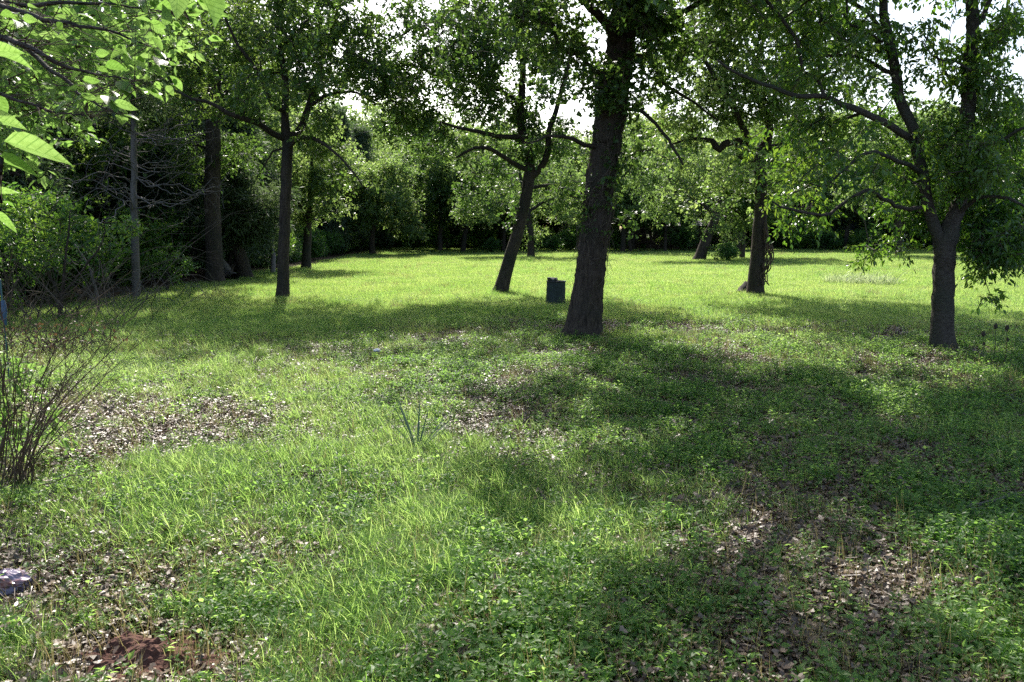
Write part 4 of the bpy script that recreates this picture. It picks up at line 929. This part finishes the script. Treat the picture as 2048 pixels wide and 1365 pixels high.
def addleaf(base, tip, nrm, k): 
    o = link('leaf', BL[k % 7], near); o.matrix_parent_inverse = Matrix(); o.matrix_local = MT(-nb) @ leafmatrix(base, tip, nrm)
UPN = np.array([0, -.15, 1.])
XL = [((8, 283), (150, 318), .75, .9), ((-34, 236), (56, 252), .7, .8), ((-6, 316), (86, 343), .74, .9), ((-25, 190), (15, 236), .72, .4), ((-25, 384), (36, 376), .78, .9), ((-14, 425), (40, 460), .8, .8), ((2, 404), (30, 412), .95, .9),
      ((-30, 104), (50, 100), 1.1, .9), ((-8, 108), (72, 134), 1.2, 1.0), ((352, -38), (360, 39), .92, .35), ((392, -30), (437, 55), .9, .35), ((226, 207), (278, 212), 1.9, .8), ((165, 160), (201, 159), 2.1, .7), ((210, 134), (257, 138), 2.0, .8),
      ((190, 108), (220, 106), 2.1, .3), ((267, 126), (297, 137), 2.3, .8), ((44, 36), (76, 42), 2.0, .3), ((0, 30), (38, 40), 1.7, .7), ((330, 52), (330, 12), 2.6, .3), ((300, 44), (334, 52), 2.6, .8), ((245, 120), (266, 122), 2.3, .6)]
for k, (a, b_, D, up) in enumerate(XL):
    base = at(a[0], a[1], D); tip = at(b_[0], b_[1], D + .012); nrm = np.array([.1, .45 + (1 - up) * .9, up])
    addleaf(base, tip, nrm, k)
acc = Acc(); cnt = 0
for rep in range(700):
    Q = twp[int(rng.integers(len(twp)))]; q = Q[int(len(Q) * (.38 + .62 * rng.random() ** .8))].copy() if rep % 7 else Q[-1].copy()
    az = rng.normal() * 1.1; l1 = .05 + .28 * rng.random(); st = q + np.array([cos(az), sin(az) * .9, rng.normal() * .45 - .05]) * l1
    px, py = proj(st)
    if not (-80 < px < 345 and -60 < py < 300) or py > 300 - max(0, px - 60) * .35: continue
    tube(acc, [q - nb, (q + st) / 2 - nb + np.array([0, 0, .01]), st - nb], [.0018, .0012, .0008], 3, .5, cap=False)
    for j in range(int(rng.integers(1, 3))):
        if cnt >= 275: break
        az2 = az + rng.normal() * .6; L = .038 + .034 * rng.random(); d = np.array([cos(az2), sin(az2) * .9, -.25 + rng.normal() * .25]); d /= np.linalg.norm(d)
        addleaf(st + rng.normal(size=3) * .012, st + d * L, UPN + np.array([0, .5, 0]) + rng.normal(size=3) * .3, int(rng.integers(7))); cnt += 1
link('leaf_twigs', acc.mesh('leaf_twigs', M['twig_brown']), near, kind='stuff')
# the rest of its foliage, too small to tell singly
n = 230; A = []
while len(A) < n:
    px, py, D = -120 + 480 * rng.random(), -200 + 560 * rng.random(), 3.6 + 2.6 * rng.random()
    if py < 345 - max(0, px) * .75: A.append(at(px, py, D))
A = np.array(A); acc = Acc(); tw = Acc(); clump_leaves(acc, tw, A - nb, rng, .2, 4, 7, .058, (POINT[0] * np.array([1.5, 1, 1]), POINT[1]), .35, .6)
link('crown', acc.mesh('near_crown', M['elm_leaf' if 0 else 'big_leaf']), near, kind='stuff'); link('twigs', tw.mesh('near_twigs', M['twig_brown']), near, kind='stuff')

# ------------------------------------------------------------------ bare shrub of thin brown stems
rng = np.random.default_rng(31); bx, by = gnd(22, 985); root = thing('bare_shrub', 'leafless shrub of thin arching brown stems fanning up from one base', 'shrub', (bx, by, 0)); b0 = np.array([bx, by, 0.])
tips = [[(60, 880), (107, 743), (183, 651), (206, 606)], [(90, 850), (210, 716), (259, 670), (270, 640)], [(100, 880), (170, 800), (232, 720), (240, 690)], [(60, 900), (130, 840), (200, 790), (235, 765)], [(120, 960), (180, 940), (258, 880)]]
for k in range(24):
    tx = -110 + 400 * rng.random(); ty = 500 + 240 * rng.random() + max(0, tx - 60) * .5
    tips.append([(22 + (tx - 22) * .22 + rng.normal() * 8, 985 - (985 - ty) * .35), (22 + (tx - 22) * .6 + rng.normal() * 10, 985 - (985 - ty) * .7), (tx, ty)])
twa = Acc()
for tp in tips:
    dd = rng.normal() * .45; P = [np.array([bx + rng.normal() * .09, by + rng.normal() * .09, -.02])] + [at(p[0], p[1], by + dd * (j + 1) / len(tp)) for j, p in enumerate(tp)]
    Q, r = smooth_path(np.array(P), np.linspace(.0052, .0011, len(P)) * (.7 + .5 * rng.random()), .06, rng, .008)
    a = Acc(); tube(a, Q - b0, r, 5, .5); link('stem', a.mesh('stem', M['twig_brown'], True), root)
    for q in range(7):
        j = int(len(Q) * (.3 + .65 * rng.random())); d = norm(Q[min(j + 2, len(Q) - 1)] - Q[j - 1] + 1e-4) + rng.normal(size=3) * .55; L = .08 + .25 * rng.random()
        tube(twa, [Q[j] - b0, Q[j] - b0 + d * L * .5 + np.array([0, 0, .01]), Q[j] - b0 + d * L + np.array([0, 0, .04])], [.002, .0015, .0008], 3, .5, cap=False)
link('twigs', twa.mesh('twigs', M['twig_brown']), root, kind='stuff')
# leafy plant behind its base
hero('leafy_sapling', 'broad-leaved bright sapling growing through the bare brown stems', 'shrub', 5.6, [(0, 930, 9), (5, 840, 7), (10, 750, 4)], [[(5, 850, 5), (50, 800, 3), (80, 770, 2)], [(3, 870, 5), (60, 860, 3), (100, 850, 2)]],
     [(25, 740, 40, 50, 1.2), (60, 800, 45, 40, .9), (20, 850, 40, 50, 1), (90, 850, 30, 25, .7), (-60, 760, 50, 90, 1)], 41, M['big_leaf'], POINT, .075, nshade=0, prune=False, dens_=75, depth=.3, R=.12, twigs=3, per=4, droop=.3, barkm='twig_brown', step=.05, tsides=8)
# dead brown brush heaps and bare brush by the woods
def brush(name, label, loc, nst, spread, h, mat, r0=.006, leafn=0, curl=.6, seed=1):
    rng = np.random.default_rng(seed); root = thing(name, label, 'brush', loc); a = Acc()
    for k in range(nst):
        st = np.array([rng.normal() * spread * .5, rng.normal() * spread * .35, 0.]); az = rng.random() * 2 * pi
        P = [st]; d = np.array([cos(az), sin(az), .6 + rng.random()]); d /= np.linalg.norm(d); L = h * (.5 + rng.random()) / 5
        for j in range(6): d = d + rng.normal(size=3) * curl * .4; d[2] -= .12 * j * curl; d /= np.linalg.norm(d); q = P[-1] + d * L; q[2] = max(q[2], .02); P.append(q)
        tube(a, P, np.linspace(r0 * (.5 + rng.random()), r0 * .2, 7), 4, rng.random(), cap=False)
    link('stems', a.mesh(name, mat), root, kind='stuff')
    if leafn:
        a = Acc(); P = np.stack([rng.normal(size=leafn) * spread * .5, rng.normal(size=leafn) * spread * .35, h * .6 * rng.random(leafn) ** 1.3], -1)
        leaves(a, P, rng.normal(size=(leafn, 3)), rng.normal(size=(leafn, 3)) + UPN, .03 + .03 * rng.random(leafn), OAK, rng.random(leafn)); link('dead_leaves', a.mesh(name + '_leaves', M['dead_leaf']), root, kind='stuff')
x, y = gnd(100, 705); brush('dead_brush_heap', 'heap of dead reddish brown brush by the arching bare stems', (x, y, 0), 170, 1.0, .75, M['twig_brown'], .006, 260, 1.2, 51)
x, y = gnd(60, 640); brush('bare_brush', 'bare tangled grey-brown brush standing before the glossy shrub', (x, y, 0), 150, 2.2, 2.0, M['twig'], .007, 0, .35, 52)
x, y = gnd(1332, 498); brush('brush_pile', 'long low pile of brown cut brush beyond the far grass', (x, y + 2, 0), 420, 5.5, 2.6, M['twig_brown'], .03, 0, .9, 53)
x, y = gnd(230, 600); brush('fallen_twigs', 'fallen dead twigs tangled at the foot of the bare-limbed cedar', (x, y, 0), 90, 2.6, .8, M['bark_grey'], .008, 0, .6, 54)
def solid_tube(name, label, cat, pts, R, mat, sides=10, bark=0.0, seed=0, extra=()):
    rng = np.random.default_rng(seed); pts = np.asarray(pts, float); b0 = pts[0].copy(); Q, r = smooth_path(pts, R, max(.04, R[0]), rng, R[0] * .2)
    root = thing(name, label, cat, tuple(b0)); a = Acc(); tube(a, Q - b0, r, sides, .5, bark); link('stem', a.mesh(name, mat, True), root)
    for e, er in extra:
        q, r2 = smooth_path(np.asarray(e, float), er, .08, rng, .01); a = Acc(); tube(a, q - b0, r2, 5, .5); link('branch', a.mesh(name, mat, True), root)
    return root
D = 17.0
solid_tube('fallen_branch', 'pale dead branch leaning down from the glossy shrub to the grass', 'branch', [at(198, 600, D), at(190, 575, D), at(175, 530, D), at(150, 490, D)], [.035, .03, .025, .012], M['bark_grey'],
           extra=[([at(188, 570, D), at(200, 545, D), at(196, 520, D)], [.012, .01, .004]), ([at(175, 530, D), at(150, 528, D), at(135, 515, D)], [.012, .01, .004]), ([at(180, 548, D), at(160, 555, D), at(140, 580, D)], [.01, .008, .004])])
g = lambda px, py, z=0.05: np.array([*gnd(px, py), z])
solid_tube('fallen_log', 'thick pale log lying tilted against the foot of the tall oak', 'log', [g(470, 560, .08), g(455, 556, .25), np.array([*gnd(438, 556), .75])], [.13, .13, .12], M['bark_grey'], 12, .01, 1)
solid_tube('fallen_log', 'short dark log propped at the foot of the leaning cedar', 'log', [g(448, 560, .06), g(462, 556, .2), np.array([*gnd(478, 553), .7])], [.08, .08, .07], M['bark'], 10, .01, 2)
solid_tube('dead_tree', 'slim pale dead trunk standing at the woods edge beside the lone straight oak', 'tree', [g(546, 546, -.02), at(546, 500, 31), at(548, 450, 31), at(547, 405, 31)], [.10, .085, .08, .05], M['bark_grey'], 10, .008, 3)
solid_tube('fallen_stick', 'thin bent stick lying on the shaded bare soil among weeds', 'stick', [g(1930, 1025, .03), g(1985, 1020, .06), g(2030, 1000, .05)], [.012, .011, .006], M['bark_grey'], 7, 0, 4)
solid_tube('fallen_stick', 'pale short stick on the littered ground below the long grass', 'stick', [g(1338, 1248, .02), g(1350, 1262, .035), g(1362, 1280, .02)], [.006, .006, .003], M['bark_grey'], 6, 0, 5)
solid_tube('fallen_stick', 'dark stick lying in the brown litter above the crumpled bag', 'stick', [g(-20, 1128, .03), g(40, 1140, .03), g(105, 1152, .03)], [.014, .011, .006], M['bark'], 7, 0, 6)
solid_tube('wood_chunk', 'dark split chunk of wood beside the twisted oak base', 'log', [g(1478, 590, .02), g(1486, 588, .15), g(1492, 587, .3)], [.09, .1, .06], M['bark'], 8, .01, 7)
# vines on the twisted oak
D = 20.0; rng = np.random.default_rng(61); b0 = at(1533, 585, D); root = thing('hanging_vine', 'loose vine strands hanging down one side of the twisted oak trunk', 'vine', tuple(b0))
for k in range(8):
    x0 = 1530 + rng.random() * 8; P = [at(x0 - 4, 440 + 30 * rng.random(), D)] + [at(x0 + rng.normal() * 5 + 4 * sin(j), 480 + j * 18, D + rng.normal() * .06) for j in range(6)]
    Q, r = smooth_path(np.array(P), np.full(len(P), .016), .06, rng, .015); a = Acc(); tube(a, Q - b0, r, 4, .5); link('strand', a.mesh('strand', M['twig_brown'], True), root)
# vine clutter on the big oak trunk
D = 12.7; rng = np.random.default_rng(62); b0 = at(1165, 674, D); root = thing('trunk_vine', 'tangled dead vine stems clinging to the big dark oak trunk', 'vine', tuple(b0)); a = Acc()
def tr_c(py): return np.interp(py, [-50, 110, 290, 480, 674], [1252, 1238, 1212, 1187, 1165]), np.interp(py, [-50, 290, 480, 674], [22, 28, 30, 36])
for k in range(60):
    py = 190 + 290 * rng.random(); P = []; ph = rng.random() * pi + pi; L = 5 + int(rng.integers(6))
    for j in range(L):
        c, w = tr_c(py); ph += rng.normal() * .35; rad = w * (1.05 + .15 * rng.random() + (.9 * rng.random() if j in (0, L - 1) else 0)); P.append(at(c + rad * cos(ph), py, D + rad * sin(ph) * D / F)); py += rng.normal() * 12 + 9
    tube(a, np.array(P) - b0, np.linspace(.006, .0025, L), 4, .5, cap=False)
link('stems', a.mesh('vine', M['twig']), root, kind='stuff')
P = []; 
for k in range(50):
    py = 180 + 280 * rng.random(); c, w = tr_c(py); ph = rng.random() * pi + pi; P.append(at(c + w * 1.2 * cos(ph), py, D + w * 1.2 * sin(ph) * D / F))
a = Acc(); clump_leaves(a, None, np.array(P) - b0, rng, .14, 3, 4, .055, OAK, .3); link('leaves', a.mesh('vine_leaves', M['oak_leaf']), root, kind='stuff')

# ------------------------------------------------------------------ barrel
def lathe(prof, n=40, jit=0, seed=0):
    rng = np.random.default_rng(seed); th = np.arange(n) * 2 * pi / n; V = []
    for r, z in prof: V += [(r * cos(t_) * (1 + jit * sin(3 * t_ + z * 4)), r * sin(t_) * (1 + jit * sin(3 * t_ + z * 4)), z) for t_ in th]
    Q = [(i * n + j, i * n + (j + 1) % n, (i + 1) * n + (j + 1) % n, (i + 1) * n + j) for i in range(len(prof) - 1) for j in range(n)]
    return np.array(V), np.array(Q)
bx, by = gnd(1111, 609); bz = float(hz(bx, by)); root = thing('barrel', 'weathered dark blue-grey barrel with a broken black lid standing in the grass', 'barrel', (bx, by, bz))
root.rotation_euler = (0, radians(1), .3)
M['barrel'] = plain('faded_blue_plastic', (.028, .042, .040), .8, bump=.3, bs=9); M['black'] = plain('black_plastic', (.02, .02, .022), .5, bump=.3, bs=14)
R_ = .215
pf = [(R_ * .9, 0), (R_ * 1.02, .03)] + [(R_ * (1.02 - .02 * i / 12 + (.025 if i in (4, 8) else 0)), .03 + .5 * i / 12) for i in range(13)] + [(R_ * .95, .545), (R_ * .95, .56), (R_ * .9, .56), (R_ * .88, .4), (R_ * .88, .05), (.01, .04)]
V, Q = lathe(pf, 40, .008); link('body', mk('barrel_body', V, [Q], M['barrel'], True), root)
V, Q = lathe([(R_ * .95, .535), (R_ * 1.05, .54), (R_ * 1.06, .56), (R_ * 1.0, .568), (R_ * .93, .56)], 40, .008); link('rim', mk('barrel_rim', V, [Q], M['black'], True), root)
V, Q = lathe([(.001, .0), (R_ * .8, .0), (R_ * .84, .02), (R_ * .8, .055), (.001, .06)], 24)
V = V[:, :] * np.array([.62, 1, 1]) + np.array([-R_ * .42, 0, .565]); V[:, 2] += .02 * np.sin(V[:, 0] * 60) * (V[:, 2] > .58) + (V[:, 0] < -R_ * .6) * .0
link('lid', mk('barrel_lid', V, [Q], M['black'], False), root)

# ------------------------------------------------------------------ litter items, mound, stalks, spiky plant, blue pole
def blob_mesh(name, n, m_, sx, sy, sz, amp, fr, mat, seed):
    V = [];
    for i in range(n + 1):
        ph = pi * i / n
        for j in range(m_): th = 2 * pi * j / m_; V.append((sin(ph) * cos(th), sin(ph) * sin(th), cos(ph)))
    V = np.array(V); d = 1 + amp * (fbm(V[:, 0] * fr, V[:, 1] * fr, V[:, 2] * fr + seed) - .5) * 2 + amp * .6 * (1 - np.abs(noise(V[:, 0] * fr * 2, V[:, 1] * fr * 2, V[:, 2] * fr * 2 + seed) * 2 - 1)); V = V * d[:, None] * np.array([sx, sy, sz])
    Q = [(i * m_ + j, (i + 1) * m_ + j, (i + 1) * m_ + (j + 1) % m_, i * m_ + (j + 1) % m_) for i in range(n) for j in range(m_)]
    return mk(name, V, [np.array(Q)], mat, False)
m, t, b = newmat('shiny_bag'); M['bag'] = m
tc = N_(t, 'ShaderNodeTexCoord'); nz = N_(t, 'ShaderNodeTexNoise'); nz.inputs['Scale'].default_value = 9; t.links.new(tc.outputs['Object'], nz.inputs['Vector'])
r = ramp(t, [(.35, (.06, .04, .09)), (.48, (.2, .14, .19)), (.58, (.22, .19, .26)), (.7, (.3, .09, .04))]); t.links.new(nz.outputs['Fac'], r.inputs[0]); t.links.new(r.outputs[0], b.inputs['Base Color']); b.inputs['Roughness'].default_value = .25
x, y = gnd(18, 1186); o = link('crumpled_bag', blob_mesh('bag', 22, 34, .10, .075, .055, .35, 2.4, M['bag'], 3), label='crumpled shiny pinkish purple plastic bag lying on brown leaf litter', category='bag'); o.location = (x, y, .05)
x, y = gnd(755, 714); o = link('paper_scrap', blob_mesh('scrap', 8, 12, .045, .035, .02, .5, 2, plain('white_paper', (.75, .75, .78), .6), 5), label='small white scrap lying in the sunlit grass', category='litter'); o.location = (x, y, .09)
x, y = gnd(300, 1318); n_ = 60; u = np.linspace(-1, 1, n_); U, Vv = np.meshgrid(u, u); rr = np.sqrt(U ** 2 + Vv ** 2) + (fbm(U * 2.6, Vv * 2.6, 3) - .5) * .9 + .1
Z = .10 * np.clip(1 - rr, 0, 1) ** .8 + .03 * fbm(U * 9, Vv * 9, 1) * np.clip(1.1 - rr, 0, 1) + .02 * noise(U * 26, Vv * 26, 2) * np.clip(1.2 - rr, 0, 1) - .022
i = np.arange(n_ - 1)[:, None] * n_ + np.arange(n_ - 1)[None]; Q = np.stack([i, i + 1, i + n_ + 1, i + n_], -1).reshape(-1, 4)
M['red_soil'] = plain('red_soil', (.115, .045, .028), .95, bump=1, bs=60)
o = link('soil_mound', mk('mound', np.stack([U * .40, Vv * .26, Z], -1).reshape(-1, 3), [Q], M['red_soil'], False), label='low mound of freshly dug red-brown soil in the weeds', category='soil mound'); o.location = (x, y, float(hz(x, y)))
for k, (px, h, lb) in enumerate([(1962, .42, 'shortest dark dried seed stalk beside the elm trunk'), (1985, .52, 'middle dark seed stalk with a round head, between the two others'), (2008, .50, 'thick-headed dark dried seed stalk, farthest of three from the elm trunk')]):
    x, y = gnd(px, 735); rng = np.random.default_rng(k); root = thing('seed_stalk', lb, 'seed stalk', (x, y, 0), 'dried seed stalks by the elm')
    a = Acc(); tube(a, [[0, 0, 0], [.01, 0, h * .5], [.0, .01, h]], [.004, .003, .003], 5); link('stem', a.mesh('stalk', M['bark'], True), root)
    o = link('seed_head', blob_mesh('seed_head', 8, 10, .02, .02, .03, .3, 3, M['bark'], k), root); o.location = (0, .01, h)
    if k != 1: o = link('seed_head', blob_mesh('seed_head', 8, 10, .014, .014, .02, .3, 3, M['bark'], k + 5), root); o.location = (.012, 0, h * .72)
x, y = gnd(835, 905); root = thing('spiky_plant', 'clump of long stiff blue-green blades rising above the grass', 'plant', (x, y, 0)); rng = np.random.default_rng(8)
M['spiky'] = leafmat('spiky_leaf', [(.05, .09, .05), (.08, .13, .07)], [(.08, .16, .05), (.12, .2, .08)], .25, .35)
for k in range(16):
    az = rng.random() * 2 * pi; L = .35 + .3 * rng.random(); el = .5 + .7 * rng.random(); d = np.array([cos(az) * cos(el), sin(az) * cos(el), sin(el)]); s_ = np.array([-sin(az), cos(az), 0]); V = []
    for j in range(6): t_ = j / 5; c = d * L * t_ + np.array([0, 0, -.09 * t_ * t_ * L]); w = .010 * (1 - t_) ** .6 + .0005; V += [c - s_ * w, c + np.array([0, 0, -.004]), c + s_ * w]
    Q = [(j * 3 + q, j * 3 + q + 1, j * 3 + q + 4, j * 3 + q + 3) for j in range(5) for q in range(2)]
    link('leaf', mk('blade', V, [np.array(Q)], M['spiky'], True, {'v': np.full(18, rng.random())}), root)
# pale coarse weed clump in the field
x, y = gnd(1722, 570); rng = np.random.default_rng(9); me = blades(rng, 900, 1.15, .25, .62, .022, 1.1, 4, leafmat('pale_weed', [(.10, .15, .06), (.17, .22, .10)], [(.35, .5, .15), (.6, .68, .34)], .4, .4), 'pale_weed')
me.transform(Matrix.Diagonal((1, .7, 1, 1))); o = link('pale_weed_clump', me, label='clump of taller pale green weeds out in the sunlit field', category='weeds'); o.location = (x, y, 0)
# teal pole
x, y = gnd(20, 770); root = thing('teal_pole', 'thin teal metal pole with a short crosspiece behind the bare brown stems', 'pole', (x, y, 0)); M['teal'] = plain('teal_paint', (.025, .10, .11), .4)
a = Acc(); tube(a, [[0, 0, 0], [0, 0, .6], [0, 0, 1.18]], [.008] * 3, 10); link('post', a.mesh('post', M['teal'], True), root)
a = Acc(); tube(a, [[.004, 0, 1.16], [-.1, 0, 1.175], [-.22, 0, 1.16]], [.010] * 3, 8); link('crosspiece', a.mesh('crosspiece', M['teal'], True), root)
a = Acc(); tube(a, [[.014, -.01, .95], [.03, -.02, .85], [.01, -.02, .76], [.03, -.02, .68]], [.02, .03, .032, .014], 8); link('hanging_cord', a.mesh('hanging_cord', plain('blue_cord', (.04, .10, .2), .5), True), root)

# ------------------------------------------------------------------ buildings glimpsed through the far trees
def box(a, x0, x1, y0, y1, z0, z1):
    V = np.array([(x, y, z) for z in (z0, z1) for y in (y0, y1) for x in (x0, x1)]); a.add(V, None, [(0, 2, 3, 1), (4, 5, 7, 6), (0, 1, 5, 4), (2, 6, 7, 3), (0, 4, 6, 2), (1, 3, 7, 5)])
def boxm(mat, *bs):
    a = Acc(); [box(a, *b_) for b_ in bs]; return a.mesh('box', mat)
M['siding'] = plain('grey_siding', (.28, .28, .29), .7, bs=3); M['white'] = plain('white_metal', (.7, .72, .76), .5, bs=3); M['dark'] = plain('dark_opening', (.02, .022, .025), .3); M['roof'] = plain('grey_roof', (.16, .15, .15), .8, bs=5)
x, y = at(1640, 470, 84)[:2]; root = thing('grey_house', 'low grey-sided house glimpsed through the elm foliage beyond the field', 'house', (x, y, 0))
for k in range(13):
    link('siding_board', boxm(M['siding'], (-3.6, 3.6, 0 - .012 * (k % 2), .2, .2 + k * .24, .2 + k * .24 + .232)), root)
link('wall', boxm(M['siding'], (-3.6, 3.6, .2, 6, 0, 3.3)), root)
w = link('window', boxm(M['white'], (-.1, 1.3, -.05, -.02, 1.1, 2.5)), root); link('pane', boxm(M['dark'], (0, .56, -.06, -.052, 1.2, 2.4), (.64, 1.2, -.06, -.052, 1.2, 2.4)), w)
link('post', boxm(M['white'], (2.5, 2.75, -.9, -.65, 0, 3.3)), root)
a = Acc(); a.add([(-4, -1.3, 3.3), (4, -1.3, 3.3), (4, 6.5, 3.3), (-4, 6.5, 3.3), (-4, 2.6, 4.9), (4, 2.6, 4.9)], [(0, 4, 3), (1, 2, 5)], [(0, 1, 5, 4), (2, 3, 4, 5), (0, 3, 2, 1)]); link('roof', a.mesh('roof', M['roof']), root)
x, y = at(1381, 470, 80)[:2]; root = thing('white_roofed_shed', 'small shed with a pale blue-white roof beyond the brush pile', 'shed', (x, y, 0))
link('wall', boxm(M['dark'], (-1.6, 1.6, 0, 2.5, 0, 1.9)), root)
a = Acc(); a.add([(-1.9, -.3, 1.9), (1.9, -.3, 1.9), (1.9, 2.8, 1.9), (-1.9, 2.8, 1.9), (-1.3, 1.2, 2.7), (1.3, 1.2, 2.7)], [(0, 4, 3), (1, 2, 5)], [(0, 1, 5, 4), (2, 3, 4, 5), (0, 3, 2, 1)]); link('roof', a.mesh('roof', M['white']), root)
x, y = at(1059, 470, 74)[:2]; root = thing('white_shed', 'narrow white shed glimpsed beside the leaning oak trunk', 'shed', (x, y, 0))
link('wall', boxm(M['white'], (-.5, .5, 0, 2, 0, 2.3)), root); link('door', boxm(M['dark'], (-.2, .3, -.03, -.004, 0, .7)), root)
a = Acc(); a.add([(-.6, -.15, 2.3), (.6, -.15, 2.3), (.6, 2.2, 2.3), (-.6, 2.2, 2.3), (0, -.15, 2.8), (0, 2.2, 2.8)], [(0, 1, 4), (3, 5, 2)], [(0, 4, 5, 3), (1, 2, 5, 4), (0, 3, 2, 1)]); link('roof', a.mesh('roof', M['roof']), root)
tot = sum(len(me.polygons) for me in bpy.data.meshes); print('polys', tot, 'objects', len(S.objects))
